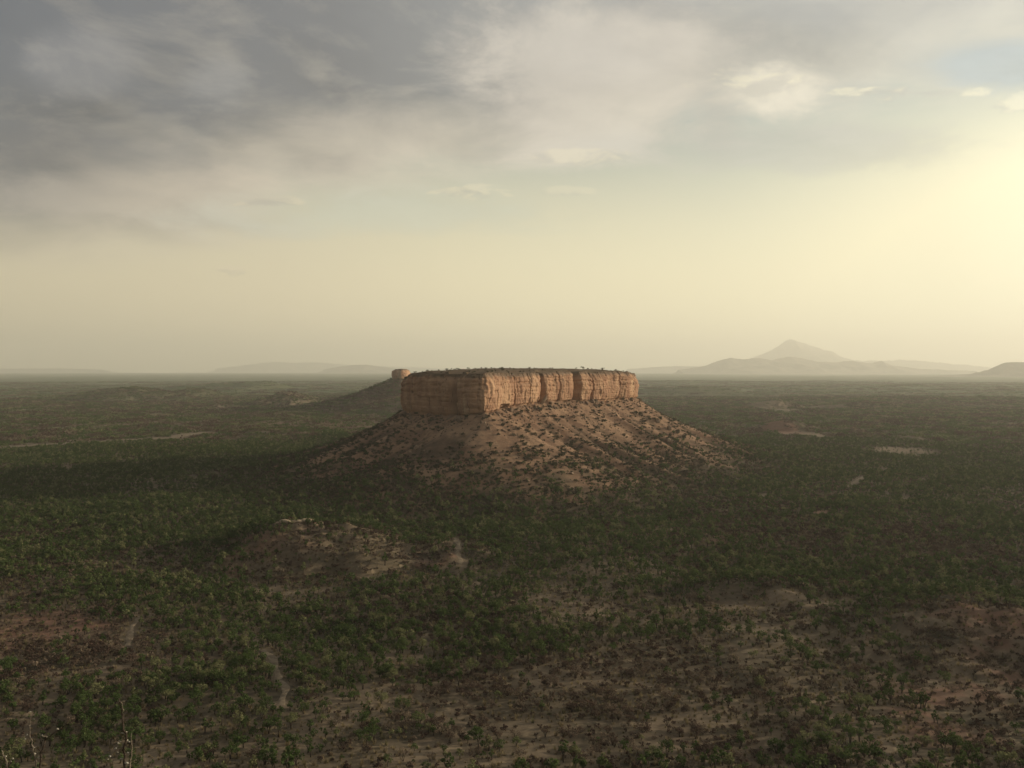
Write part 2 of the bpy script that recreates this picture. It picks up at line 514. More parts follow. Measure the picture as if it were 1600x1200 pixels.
# ------------------------------------------------------------------ mesh helpers
def mesh_obj(name, verts, faces, mat=None, parent=None, smooth=False, kind=None, label=None, link=True, attrs=None):
    me = bpy.data.meshes.new(name)
    verts = np.asarray(verts, dtype=np.float32)
    me.vertices.add(len(verts))
    me.vertices.foreach_set('co', verts.ravel())
    if isinstance(faces, np.ndarray):
        n, k = faces.shape
        me.loops.add(n * k)
        me.loops.foreach_set('vertex_index', faces.astype(np.int32).ravel())
        me.polygons.add(n)
        me.polygons.foreach_set('loop_start', np.arange(0, n * k, k, dtype=np.int32))
    else:
        tot = sum(len(f) for f in faces)
        me.loops.add(tot)
        me.loops.foreach_set('vertex_index', np.array([i for f in faces for i in f], dtype=np.int32))
        me.polygons.add(len(faces))
        st = np.cumsum([0] + [len(f) for f in faces][:-1]).astype(np.int32)
        me.polygons.foreach_set('loop_start', st)
    me.update(calc_edges=True)
    me.validate()
    if smooth:
        me.polygons.foreach_set('use_smooth', np.ones(len(me.polygons), dtype=bool))
    for an, av in (attrs or {}).items():
        a = me.attributes.new(an, 'FLOAT', 'POINT')
        a.data.foreach_set('value', np.asarray(av, dtype=np.float32))
    o = bpy.data.objects.new(name, me)
    if mat:
        me.materials.append(mat)
    if link:
        COL.objects.link(o)
    if parent:
        o.parent = parent
    if kind:
        o['kind'] = kind
    if label:
        o['label'] = label
    return o


def empty(name, loc=(0, 0, 0), label=None, cat=None, group=None, kind=None):
    o = bpy.data.objects.new(name, None)
    o.empty_display_size = 0.5
    o.location = loc
    COL.objects.link(o)
    tag(o, label, cat, group, kind)
    return o


def tag(o, label=None, cat=None, group=None, kind=None):
    for k, v in (('label', label), ('category', cat), ('group', group), ('kind', kind)):
        if v:
            o[k] = v


def grid_faces(nr, nc, wrap=False, off=0):
    r, c = np.meshgrid(np.arange(nr - 1), np.arange(nc if wrap else nc - 1), indexing='ij')
    a = r * nc + c
    b = r * nc + (c + 1) % nc
    return np.stack([a, b, b + nc, a + nc], -1).reshape(-1, 4) + off


class Tubes:
    def __init__(self):
        self.v, self.f = [], []

    def tube(self, pts, radii, n=5):
        base = len(self.v)
        pts = [Vector(p) for p in pts]
        for i, p in enumerate(pts):
            dr = (pts[min(i + 1, len(pts) - 1)] - pts[max(i - 1, 0)])
            dr = dr.normalized() if dr.length > 1e-9 else Vector((0, 0, 1))
            a = dr.cross(Vector((0.3, 0.9, 0.2))).normalized()
            b = dr.cross(a)
            for k in range(n):
                q = 2 * math.pi * k / n
                self.v.append(p + (a * math.cos(q) + b * math.sin(q)) * radii[i])
        for i in range(len(pts) - 1):
            for k in range(n):
                a0 = base + i * n + k
                b0 = base + i * n + (k + 1) % n
                self.f.append((a0, b0, b0 + n, a0 + n))
        self.f.append(tuple(base + (len(pts) - 1) * n + k for k in range(n)))
        self.f.append(tuple(base + k for k in reversed(range(n))))

    def build(self, name, mat, parent=None, link=True, smooth=True):
        return mesh_obj(name, [tuple(p) for p in self.v], self.f, mat, parent, smooth, link=link)


# ------------------------------------------------------------------ materials
def material(name, rough=0.95, spec=0.1):
    m = bpy.data.materials.new(name)
    m.use_nodes = True
    t = NT(m.node_tree)
    b = t.n['Principled BSDF']
    b.inputs['Roughness'].default_value = rough
    b.inputs['Specular IOR Level'].default_value = spec
    return m, t, b


def attr(t, name):
    return t.new('ShaderNodeAttribute', attribute_name=name).outputs['Fac']


def bump(t, b, h, strength=0.5, dist=0.3):
    nd = t.new('ShaderNodeBump')
    nd.inputs['Strength'].default_value = strength
    nd.inputs['Distance'].default_value = dist
    t.put(nd.inputs['Height'], h)
    t.l.new(nd.outputs[0], b.inputs['Normal'])


def soil_material():
    m, t, b = material('soil')
    P = t.new('ShaderNodeNewGeometry').outputs['Position']
    n1 = t.noise(P, 1 / 60, 6, 0.6, 0.5)
    n2 = t.noise(t.v('ADD', P, (40, 9, 3)), 1 / 14, 6, 0.65, 0.6)
    n3 = t.noise(t.v('ADD', P, (4, 90, 7)), 1 / 2.2, 5, 0.7)
    c = t.mix(t.step(n1, 0.35, 0.65), (0.120, 0.092, 0.058), (0.195, 0.146, 0.096))
    c = t.mix(t.step(n2, 0.42, 0.66), c, (0.062, 0.050, 0.032))                # litter and dead grass
    n6 = t.noise(t.v('ADD', P, (14, 20, 70)), 1 / 5.0, 6, 0.7, 0.8)
    c = t.mix(t.m('MULTIPLY', t.step(n6, 0.54, 0.68), 0.75), c, (0.31, 0.235, 0.145))  # stony specks
    c = t.mix(t.m('MULTIPLY', attr(t, 'bare'), t.step(n3, 0.3, 0.62, 0.3, 0.8)), c, (0.165, 0.116, 0.08))
    c = t.mix(t.m('MULTIPLY', attr(t, 'red'), t.step(n2, 0.2, 0.6, 0.35, 0.95)), c, (0.215, 0.116, 0.078))
    c = t.mix(t.m('MULTIPLY', attr(t, 'pale'), t.m('MULTIPLY', t.step(n2, 0.3, 0.6, 0.15, 0.95), t.step(n3, 0.35, 0.6, 0.4, 1.0))), c, (0.255, 0.195, 0.125))
    # far off the scrub cannot be told from the ground it covers
    n4 = t.noise(t.v('MULTIPLY', P, (1, 0.6, 1)), 1 / 420, 7, 0.68, 0.8)
    scrub = t.mix(t.step(n4, 0.38, 0.66), (0.070, 0.100, 0.038), (0.11, 0.115, 0.058))
    n5 = t.noise(t.v('ADD', P, (77, 5, 3)), 1 / 150, 6, 0.7, 0.6)
    scrub = t.mix(t.m('MULTIPLY', t.step(n5, 0.60, 0.74), 0.6), scrub, (0.21, 0.155, 0.10))
    c = t.mix(t.m('MULTIPLY', attr(t, 'veg'), t.m('SUBTRACT', 1.0, t.m('MULTIPLY', attr(t, 'bare'), 0.8))), c, scrub)
    t.put(b.inputs['Base Color'], c)
    bump(t, b, t.m('ADD', t.m('MULTIPLY', n3, 0.25), n2), 0.6, 0.8)
    return m


def rock_material():
    m, t, b = material('red_sandstone')
    P = t.new('ShaderNodeNewGeometry').outputs['Position']
    n1 = t.noise(t.v('MULTIPLY', P, (1, 1, 0.35)), 1 / 16, 6, 0.6, 0.6)
    n2 = t.noise(t.v('MULTIPLY', P, (1, 1, 0.16)), 1 / 4.4, 5, 0.62, 0.5)         # stains that run down the wall
    band = t.noise(t.v('MULTIPLY', P, (0.03, 0.03, 1)), 1 / 3.2, 5, 0.6, 0.3)      # beds
    n3 = t.noise(P, 1 / 1.1, 5, 0.7)
    c = t.mix(t.step(n1, 0.3, 0.7), (0.30, 0.163, 0.098), (0.47, 0.295, 0.176))
    c = t.mix(t.m('MULTIPLY', t.step(band, 0.5, 0.75), 0.40), c, (0.20, 0.11, 0.068))
    c = t.mix(t.m('MULTIPLY', t.step(n1, 0.58, 0.76), 0.6), c, (0.44, 0.33, 0.21))
    c = t.mix(t.m('MULTIPLY', t.step(n2, 0.58, 0.68), 0.7), c, (0.085, 0.055, 0.038))
    c = t.mix(t.m('MULTIPLY', t.step(n3, 0.56, 0.74), 0.5), c, (0.10, 0.065, 0.045))
    # soil and debris lie on the upper shelf of the wall
    c = t.mix(t.m('MULTIPLY', attr(t, 'shelf'), 0.85), c, (0.125, 0.094, 0.066))
    t.put(b.inputs['Base Color'], c)
    bump(t, b, t.m('ADD', n3, n2), 0.4, 0.6)
    return m


def scree_material(name='scree', dark=1.0):
    m, t, b = material(name)
    P = t.new('ShaderNodeNewGeometry').outputs['Position']
    n1 = t.noise(P, 1 / 34, 6, 0.62, 0.7)
    n2 = t.noise(t.v('ADD', P, (5, 8, 3)), 1 / 6, 6, 0.66, 0.5)
    n3 = t.noise(P, 1 / 1.2, 5, 0.7)
    k = dark
    c = t.mix(t.step(n1, 0.36, 0.64), (0.195 * k, 0.112 * k, 0.069 * k), (0.305 * k, 0.190 * k, 0.114 * k))
    c = t.mix(t.m('MULTIPLY', t.step(n2, 0.5, 0.7), 0.7), c, (0.09 * k, 0.06 * k, 0.043 * k))
    c = t.mix(t.m('MULTIPLY', t.step(n3, 0.55, 0.75), 0.55), c, (0.26 * k, 0.19 * k, 0.125 * k))
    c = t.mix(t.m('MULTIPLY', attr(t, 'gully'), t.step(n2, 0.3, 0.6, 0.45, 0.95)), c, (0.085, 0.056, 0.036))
    c = t.mix(t.m('MULTIPLY', attr(t, 'veg'), 0.85), c, (0.07, 0.058, 0.037))
    t.put(b.inputs['Base Color'], c)
    bump(t, b, t.m('ADD', n3, n2), 0.7, 0.8)
    return m


def plain_material(name, stops, scale=0.3):
    m, t, b = material(name)
    P = t.new('ShaderNodeNewGeometry').outputs['Position']
    n = t.noise(P, scale, 6, 0.65, 0.5)
    t.put(b.inputs['Base Color'], t.mix(t.step(n, 0.35, 0.65), stops[0], stops[1]))
    bump(t, b, n, 0.6, 0.5)
    return m


def leaf_material(name, c0, c1, c2, trans=0.3):
    """leaf colour drifts from bush to bush and from place to place"""
    m = bpy.data.materials.new(name)
    m.use_nodes = True
    t = NT(m.node_tree)
    t.n.clear()
    out = t.new('ShaderNodeOutputMaterial')
    rn = t.new('ShaderNodeObjectInfo').outputs['Random']
    P = t.new('ShaderNodeNewGeometry').outputs['Position']
    n = t.noise(P, 1 / 45, 4, 0.6, 0.3)
    n2 = t.noise(P, 1 / 1.6, 3, 0.6)
    c = t.mix(t.m('MULTIPLY_ADD', t.step(n, 0.35, 0.65), 0.5, t.m('MULTIPLY', rn, 0.5)), c0, c1)
    c = t.mix(t.m('MULTIPLY', t.step(rn, 0.62, 0.95), 0.85), c, c2)
    c = t.v('SCALE', c, scale=t.step(n2, 0.3, 0.7, 0.7, 1.3))
    d = t.new('ShaderNodeBsdfDiffuse')
    tr = t.new('ShaderNodeBsdfTranslucent')
    t.put(d.inputs['Color'], c)
    t.put(tr.inputs['Color'], c)
    ms = t.new('ShaderNodeMixShader')
    ms.inputs[0].default_value = trans
    t.l.new(d.outputs[0], ms.inputs[1])
    t.l.new(tr.outputs[0], ms.inputs[2])
    t.l.new(ms.outputs[0], out.inputs['Surface'])
    return m


M_SOIL = soil_material()
M_ROCK = rock_material()
M_SCREE = scree_material()
M_SCREE_FAR = scree_material('far_scree', 0.42)
M_BOULDER = plain_material('pale_boulder', ((0.19, 0.13, 0.088), (0.30, 0.22, 0.15)), 0.5)
M_RUBBLE = plain_material('rubble_stone', ((0.12, 0.078, 0.054), (0.22, 0.155, 0.105)), 0.2)
M_CAP = plain_material('pale_cap_rock', ((0.30, 0.22, 0.14), (0.44, 0.34, 0.22)), 0.5)
M_FAR = plain_material('far_hillside', ((0.14, 0.125, 0.095), (0.27, 0.23, 0.17)), 0.002)
M_TRACK = plain_material('pale_track', ((0.15, 0.115, 0.078), (0.27, 0.21, 0.14)), 0.45)
M_BARK = plain_material('dark_bark', ((0.045, 0.035, 0.026), (0.08, 0.062, 0.046)), 3.0)
M_GREEN = leaf_material('green_leaf', (0.054, 0.082, 0.026), (0.098, 0.132, 0.045), (0.21, 0.205, 0.10))
M_BROWN = leaf_material('brown_twigs', (0.075, 0.048, 0.038), (0.135, 0.094, 0.068), (0.24, 0.185, 0.13), 0.2)
M_BUSH = leaf_material('olive_leaf', (0.062, 0.062, 0.034), (0.10, 0.085, 0.052), (0.13, 0.10, 0.07), 0.2)

# ------------------------------------------------------------------ the plain
def build_ground():
    front = np.linspace(R(-42), R(42), 720)
    rest = np.linspace(R(42), R(318), 110)[1:-1]
    ang = np.concatenate([front, rest])
    radii = np.concatenate([[0.4], np.geomspace(0.9, 12, 26), np.geomspace(13, 188, 44), 1.0 / np.linspace(1 / 190.0, 1 / 12000.0, 320), np.geomspace(13500, 42000, 12)])
    rr, aa = np.meshgrid(radii, ang, indexing='ij')
    x, y = rr * np.sin(aa), rr * np.cos(aa)
    z = base_ground(x, y)
    bare, pale, red = bare_field(x.ravel(), y.ravel())
    veg = sstep(rr.ravel(), 2200, 4200)
    v = np.stack([x, y, z], -1).reshape(-1, 3)
    o = mesh_obj('ground', v, grid_faces(len(radii), len(ang), True)[:, ::-1].copy(), M_SOIL, None, True, 'structure',
                 'wide scrub plain of brown soil reaching the horizon', attrs=dict(bare=bare, pale=pale, red=red, veg=veg))
    # close the tiny hole under the tripod
    return o, float(z.min())


GROUND, ZMIN = build_ground()


def build_hill(hl):
    n = 130
    x = np.linspace(hl['x'] - hl['rl'] * 1.35, hl['x'] + hl['rr'] * 1.35, n)
    y = np.linspace(hl['y'] - hl['rf'] * 1.35, hl['y'] + hl['rb'] * 1.35, n)
    yy, xx = np.meshgrid(y, x, indexing='ij')
    b = hill_bump(hl, xx, yy)
    z = base_ground(xx, yy) + b + np.where(b < 0.02 * hl['h'], -0.03 * hl['h'], 0.03)
    bare, pale, red = bare_field(xx.ravel(), yy.ravel())
    veg = sstep(np.hypot(xx, yy).ravel(), 2200, 4200)
    f = grid_faces(n, n)
    keep = b.ravel()[f].max(1) > 0
    o = mesh_obj('hill', np.stack([xx, yy, z], -1).reshape(-1, 3), f[keep], M_SOIL, None, True, 'structure', hl['label'],
                 attrs=dict(bare=bare, pale=pale, red=red, veg=veg))
    return o


for hl in HILLS:
    build_hill(hl)

# ------------------------------------------------------------------ mesa and butte
def talus_mesh(name, poly, reach, fn, step, parent, mat):
    lo, hi = poly.min(0) - reach * 1.12, poly.max(0) + reach * 1.12
    x = np.arange(lo[0], hi[0], step)
    y = np.arange(lo[1], hi[1], step)
    yy, xx = np.meshgrid(y, x, indexing='ij')
    t = fn(xx, yy)
    z = base_ground(xx, yy) + t + np.where(t <= 0.0, -0.8, 0.02)
    d, _, arc = dist_poly(xx, yy, poly)
    u = np.maximum(d, 0) / reach
    veg = sstep(u + 0.30 * fbm(xx.ravel() / 30, yy.ravel() / 30, 91, 3), 0.38, 0.88)
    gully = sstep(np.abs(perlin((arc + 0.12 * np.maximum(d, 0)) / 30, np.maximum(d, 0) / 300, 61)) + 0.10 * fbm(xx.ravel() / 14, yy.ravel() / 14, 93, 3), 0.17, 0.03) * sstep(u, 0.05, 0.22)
    f = grid_faces(len(y), len(x))
    keep = (t.ravel()[f].max(1) > 0) & (d[f].max(1) > -6)
    return mesh_obj(name, np.stack([xx, yy, z], -1).reshape(-1, 3), f[keep], mat, parent, True, attrs=dict(veg=veg, gully=gully))


def cliff(root, cols, basez, rimfn, cracks, step, zstep, seed, amp, caves=(), steps=()):
    """the wall as buttresses, each its own mesh, split at the deep cracks"""
    poly = outline(cols, step)
    n = len(poly)
    nxt, prv = np.roll(poly, -1, 0), np.roll(poly, 1, 0)
    # averaged outward normals
    tan = np.roll(poly, -4, 0) - np.roll(poly, 4, 0)
    nor = np.stack([tan[:, 1], -tan[:, 0]], 1)
    nor /= np.linalg.norm(nor, axis=1)[:, None]
    ctr = poly.mean(0)
    if ((poly - ctr) * nor).sum(1).mean() < 0:
        nor = -nor
    seg = np.linalg.norm(nxt - poly, axis=1)
    arc = np.concatenate([[0], np.cumsum(seg)[:-1]])
    _, zb, _ = dist_poly(poly[:, 0], poly[:, 1], np.array([[(px - CX) / FPX * d, d] for px, d in cols]), basez)
    rim = rimfn(poly[:, 0], poly[:, 1]) + 2.4 * (rnd(np.floor(arc / 11 + 0.7 * perlin(arc / 20, arc * 0, seed + 30)), np.zeros(n), seed + 31) - 0.5)
    rows = int((rim.mean() - zb.mean() + 10) / zstep)
    tt = np.linspace(0, 1, rows)
    z0 = zb - 7
    zg = z0[None] + (rim - z0)[None] * tt[:, None]
    sg = np.broadcast_to(arc[None], zg.shape)
    h01 = np.clip((zg - zb[None]) / (rim - zb)[None], 0, 1)
    lean = 0.35 * perlin(sg / 30, zg / 25, seed + 9)
    s2 = sg + 0.7 * lean
    # rounded pillars with sharp re-entrants between them
    d = 1.6 * (np.minimum(np.abs(perlin(s2 / 41, zg / 120, seed)), 0.3) * 2.6 - 0.5)
    d += 0.55 * (np.minimum(np.abs(perlin(s2 / 17, zg / 30, seed + 1)), 0.2) * 4 - 0.5)
    d += 0.28 * (np.minimum(np.abs(perlin(s2 / 6.5, zg / 16, seed + 2)), 0.2) * 4 - 0.5)
    # joint blocks: steps in plan between joints, some columns broken off part way up
    def blocks(w0, w1, h0, amt, sd):
        nonlocal d
        row = np.floor(zg / h0 + 0.35 * perlin(sg / 25, zg * 0, seed + sd))
        off = rnd(row, row * 0 + 3, seed + sd) * 11
        wid = w0 + w1 * rnd(row, row * 0 + 9, seed + sd)
        q = (s2 + off + 0.12 * perlin(zg / 3, sg / 9, seed + sd)) / wid
        cell = np.floor(q)
        fr = (q - cell) * wid
        d = d + 0.8 * amt * (rnd(cell, row, seed + sd + 1) - 0.5)
        d = d - 0.4 * amt * np.exp(-(np.minimum(fr, wid - fr) / 0.6) ** 2) * (rnd(cell, row, seed + sd + 2) > 0.45)
    blocks(11.0, 14.0, 60.0, 1.7, 4)
    blocks(6.0, 8.0, 13.0, 1.5, 14)
    blocks(3.0, 4.0, 5.5, 0.9, 24)
    zq = zg / 4.4 + 0.25 * perlin(sg / 40, zg * 0, seed + 40)
    bi, bf = np.floor(zq), zq - np.floor(zq)
    d += 1.0 * (rnd(bi, np.floor(sg / 33 + 0.5 * rnd(bi, bi * 0 + 1, seed + 41)), seed + 42) - 0.5)
    d -= 0.55 * np.exp(-(np.minimum(bf, 1 - bf) * 4.4 / 0.4) ** 2) * (perlin(sg / 14, bi, seed + 43) > -0.1)
    # beds: soft ones eaten back, hard ones proud
    bed = perlin(zg / 3.1, sg / 70, seed + 5)
    d += 0.30 * np.tanh(4 * bed) * (0.2 + 1.0 * h01)
    d += 0.22 * fbm(sg / 1.6, zg / 1.6, seed + 6, 3)
    hole = perlin(sg / 5.5, zg / 3.6, seed + 12)
    d -= 0.9 * sstep(hole, 0.55, 0.70)
    ledge = 0.70 + 0.05 * perlin(sg / 40, zg * 0, seed + 50)
    d -= 1.5 * np.exp(-((h01 - ledge) / 0.035) ** 2) * sstep(perlin(sg / 26, zg * 0, seed + 51), -0.25, 0.15)
    # overhang at the foot, shelf and rounding at the top
    d += 1.4 * np.sin(np.pi * np.clip(h01 * 1.15, 0, 1)) - 1.0
    d -= amp * 2.6 * sstep(h01 + 0.06 * perlin(sg / 13, zg * 0, seed + 7), 0.80, 1.0) ** 1.3
    d -= 1.7 * sstep(h01, 0.06, 0.0)
    d *= amp
    cols_px = CX + poly[:, 0] / poly[:, 1] * FPX
    front = poly[:, 1] < ctr[1] + 60
    cut = []
    ci = []
    for (cpx, width, depth) in cracks:
        if depth < 5 and 640 < cpx < 980:
            continue
        ci.append(arc[int(np.argmin(np.where(front, np.abs(cols_px - cpx), 1e9)))])
    ci = sorted(ci)
    for (p0, p1, amt) in steps:
        a0, b0 = sorted(arc[int(np.argmin(np.where(front, np.abs(cols_px - p), 1e9)))] for p in (p0, p1))
        d += np.where((sg > a0) & (sg < b0), amt, 0)
    for a0, b0 in zip(ci[:-1], ci[1:]):                  # each buttress bellies out between its cracks
        tq = np.clip((sg - a0) / (b0 - a0), 0, 1)
        A = min(0.13 * (b0 - a0), 4.2) if poly[int(np.argmin(np.abs(arc - (a0 + b0) / 2))), 0] < -26 else min(0.07 * (b0 - a0), 2.0)
        d += np.where((sg > a0) & (sg < b0), A * (1 - np.abs(2 * tq - 1) ** 5) - A * 0.5, 0)
    for (cpx, width, depth) in cracks:
        cand = np.where(front, np.abs(cols_px - cpx), 1e9)
        i = int(np.argmin(cand))
        cut.append(i)
        dc = np.abs(sg + 1.6 * perlin(zg / 11, zg * 0, seed + 20 + i) - arc[i])
        wv = width * (1.25 - 0.55 * h01)
        d -= depth * np.exp(-(dc / wv) ** 8) * (0.8 + 0.2 * h01)
        d -= 0.7 * np.exp(-(dc / (wv * 1.9)) ** 2)
    for (cpx, hw, z_lo, z_hi, depth) in caves:
        cand = np.where(front, np.abs(cols_px - cpx), 1e9)
        i = int(np.argmin(cand))
        ds = np.abs(sg - arc[i]) / hw
        d -= depth * sstep(ds, 1.1, 0.7) * sstep(zg, z_hi + 1, z_hi - 0.6) * (zg > z_lo)
    X = poly[None, :, 0] + nor[None, :, 0] * d
    Y = poly[None, :, 1] + nor[None, :, 1] * d
    V = np.stack([X, Y, zg], -1)
    shelf = sstep(h01 + 0.05 * fbm(sg / 8, zg / 4, seed + 8, 3), 0.84, 0.97)
    cut = sorted(set(cut))
    for a, b in zip(cut, cut[1:] + [cut[0] + n]):
        idx = np.arange(a, b + 1) % n
        sub = V[:, idx]
        mesh_obj('cliff_buttress', sub.reshape(-1, 3), grid_faces(rows, len(idx)), M_ROCK, root, False, attrs=dict(shelf=shelf[:, idx].ravel()))
    return poly, V[-1], nor


def summit(root, top, rise, mat, seed, name='summit_plateau'):
    ctr = top[:, :2].mean(0)
    fr = np.array([0.0, 0.03, 0.07, 0.12, 0.2, 0.32, 0.48, 0.66, 0.84, 0.985])
    n = len(top)
    rows = []
    fq = np.fft.fftfreq(n)
    for f in fr:
        sm = np.exp(-(fq * (f * 260)) ** 2 * 20)[:, None]         # the notches of the rim die out inwards
        tp = np.real(np.fft.ifft(np.fft.fft(top, axis=0) * sm, axis=0))
        p = ctr + (tp[:, :2] - ctr) * (1 - f)
        z = tp[:, 2] + rise * (1 - (1 - f) ** 5) + (0.5 * fbm(p[:, 0] / 14, p[:, 1] / 14, seed, 3) if f > 0 else 0)
        rows.append(np.stack([p[:, 0], p[:, 1], z], -1))
    V = np.concatenate(rows)
    V = np.concatenate([V, [[ctr[0], ctr[1], top[:, 2].mean() + rise]]])
    f = [tuple(q) for q in grid_faces(len(fr), n, True)]
    last = (len(fr) - 1) * n
    f += [(last + i, last + (i + 1) % n, len(V) - 1) for i in range(n)]
    return mesh_obj(name, V, f, mat, root, True, attrs=dict(veg=np.full(len(V), 0.75)))


MESA = empty('mesa', (0, 0, 0), 'flat-topped red sandstone mesa with sheer cliffs above a scree slope, centre of the plain', None, None, 'structure')
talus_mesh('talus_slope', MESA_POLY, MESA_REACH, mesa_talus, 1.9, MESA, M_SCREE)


def mesa_rim(x, y):
    return 96.6 + 1.1 * perlin(x / 45, y / 45, 41) + 0.5 * perlin(x / 12, y / 12, 42) + 0.004 * (y - 800) - 4.5 * sstep(-x, 95, 109) - 3.0 * sstep(x, 126, 142)


CRACKS = [(630, 1.0, 1.5), (644, 1.2, 3.5), (659, 2.8, 7.0), (672, 1.1, 2.5), (686, 1.6, 4.0), (826, 0.9, 2.4), (875, 0.9, 2.0), (924, 1.5, 3.6), (966, 1.0, 2.0), (708, 6.0, 17.0), (756, 2.5, 0.2), (804, 1.3, 4.0), (850, 3.5, 12.0), (901, 4.7, 15.0), (990, 1.0, 1.5)]
CAVES = [(788, 8.0, 63.0, 68.6, 5.0), (740, 9.0, 58, 61.5, 2.5), (962, 5.0, 66, 71, 2.0)]
MPOLY, MTOP, MNOR = cliff(MESA, MESA_COLS, MESA_BASE, mesa_rim, CRACKS, 0.62, 0.62, 500, 1.0, CAVES, [(659, 683, -1.2), (690, 706, 1.0), (903, 990, 2.0), (850, 899, -0.8), (760, 803, 0.6)])
summit(MESA, MTOP, 4.2, M_SCREE, 530)

BUTTE = empty('butte', (0, 0, 0), 'smaller hazy butte with a long scree apron behind the left end of the mesa', None, None, 'structure')
talus_mesh('talus_slope', BUTTE_POLY, BUTTE_REACH, butte_talus, 6.0, BUTTE, M_SCREE_FAR)
_, BTOP, _ = cliff(BUTTE, BUTTE_COLS, [74] * len(BUTTE_COLS), lambda x, y: 99.5 + 1.2 * perlin(x / 30, y / 30, 43), [(621, 2, 3), (629, 2, 4), (635, 2, 2)], 2.0, 1.6, 600, 1.6)
summit(BUTTE, BTOP, 1.5, M_SCREE_FAR, 630)


# ------------------------------------------------------------------ far mountains: a crest line given in photo pixels, built as a ridge with real depth
def mountain(name, crest, d, depth, label, seed, rough=0.20):
    px = np.linspace(crest[0][0], crest[-1][0], 420)
    py = np.interp(px, [c[0] for c in crest], [c[1] for c in crest])
    if crest[0][0] < 700:
        py = 577 - (577 - py) * 0.62
    ker = np.ones(5) / 5
    py = np.convolve(np.pad(py, 2, mode='edge'), ker, 'valid')
    x = (px - CX) / FPX * d
    top = CAMZ + (HOR - py) / FPX * d + 12
    g0 = base_ground(x, x * 0 + d) - 25
    hgt = np.maximum(top - g0, 1)
    nv = 70
    w = np.linspace(-1, 1, nv)
    xx = np.broadcast_to(x[None], (nv, len(x))).copy()
    yy = d + w[:, None] * depth + 0 * xx
    rel = hgt / hgt.max()
    prof = np.clip(1 - np.abs(w[:, None]) / (0.30 + 0.70 * rel[None]), 0, 1) ** 1.25
    rg = 1 - np.abs(fbm(xx / (depth * .40), yy / (depth * .55), seed, 4))
    z = g0[None] + hgt[None] * prof * (1 - rough * 3.5 * (1 - rg) * np.sin(np.pi * prof))
    z += hgt.max() * 0.02 * fbm(xx / (depth * .08), yy / (depth * .1), seed + 7, 3) * np.clip(prof * 3, 0, 1)
    return mesh_obj(name, np.stack([xx, yy, z], -1).reshape(-1, 3), grid_faces(nv, len(x)), M_FAR, None, True, 'structure', label), float(z.max())


TOPZ = 0
for (nm, crest, d, depth, lab, sd) in [
    ('mountain', [(1090, 577), (1150, 566), (1180, 557), (1200, 549), (1215, 540), (1228, 531), (1235, 527.5), (1243, 532), (1260, 537), (1278, 544), (1300, 549), (1318, 559), (1345, 564), (1420, 562), (1470, 566), (1560, 575)], 33000, 4500,
     'palest tallest pointed peak on the right horizon', 201),
    ('mountain', [(1060, 578), (1102, 572), (1122, 564), (1142, 559), (1160, 562), (1185, 559), (1205, 563), (1232, 557), (1252, 559), (1275, 565), (1305, 566), (1330, 564), (1362, 568), (1376, 564), (1392, 571), (1440, 577), (1520, 580)], 21500, 2500,
     'long grey ridge in front of the pointed peak', 202),
    ('mountain', [(1400, 592), (1470, 588), (1520, 585), (1545, 580), (1560, 572), (1572, 567), (1590, 566), (1640, 566), (1800, 566), (1900, 572), (1980, 590)], 12500, 1500,
     'grey flat-topped mountain cut by the right edge', 203),
    ('mountain', [(340, 575), (380, 567), (410, 561), (432, 558), (455, 561), (492, 559), (530, 564), (560, 567), (610, 570), (700, 576)], 39500, 3000,
     'very faint long range on the left horizon', 204),
    ('mountain', [(505, 578), (530, 571), (556, 566), (574, 566), (592, 570), (625, 577)], 27000, 2000,
     'faint low hump in front of the long left range', 205),
    ('mountain', [(980, 577), (1020, 574), (1060, 572), (1100, 573), (1160, 577)], 30000, 2000,
     'barely visible low rise just right of the mesa', 206),
    ('mountain', [(-260, 580), (-150, 573), (-60, 574), (20, 576), (90, 575), (160, 578)], 34000, 2500,
     'barely visible low range at the far left horizon', 207)]:
    _o, _t = mountain(nm, crest, d, depth, lab, sd)
    TOPZ = max(TOPZ, _t)

# ------------------------------------------------------------------ haze
def build_haze():
    h, b, t = 43000.0, ZMIN - 1.5, TOPZ + 6
    v = [(sx * h, sy * h, z) for z in (b, t) for sx, sy in ((-1, -1), (1, -1), (1, 1), (-1, 1))]
    f = [(3, 2, 1, 0), (4, 5, 6, 7), (0, 1, 5, 4), (1, 2, 6, 5), (2, 3, 7, 6), (3, 0, 4, 7)]
    m = bpy.data.materials.new('dusty_air')
    m.use_nodes = True
    tr = NT(m.node_tree)
    tr.n.clear()
    out = tr.new('ShaderNodeOutputMaterial')
    pv = tr.new('ShaderNodeVolumePrincipled')
    pv.inputs['Color'].default_value = (0.978, 0.958, 0.868, 1)
    pv.inputs['Density'].default_value = HAZE
    pv.inputs['Anisotropy'].default_value = 0.28
    tr.l.new(pv.outputs[0], out.inputs['Volume'])
    mesh_obj('haze', v, f, m, None, False, 'stuff', 'thin dusty haze over the whole plain')


HAZE = 0.61e-4
build_haze()


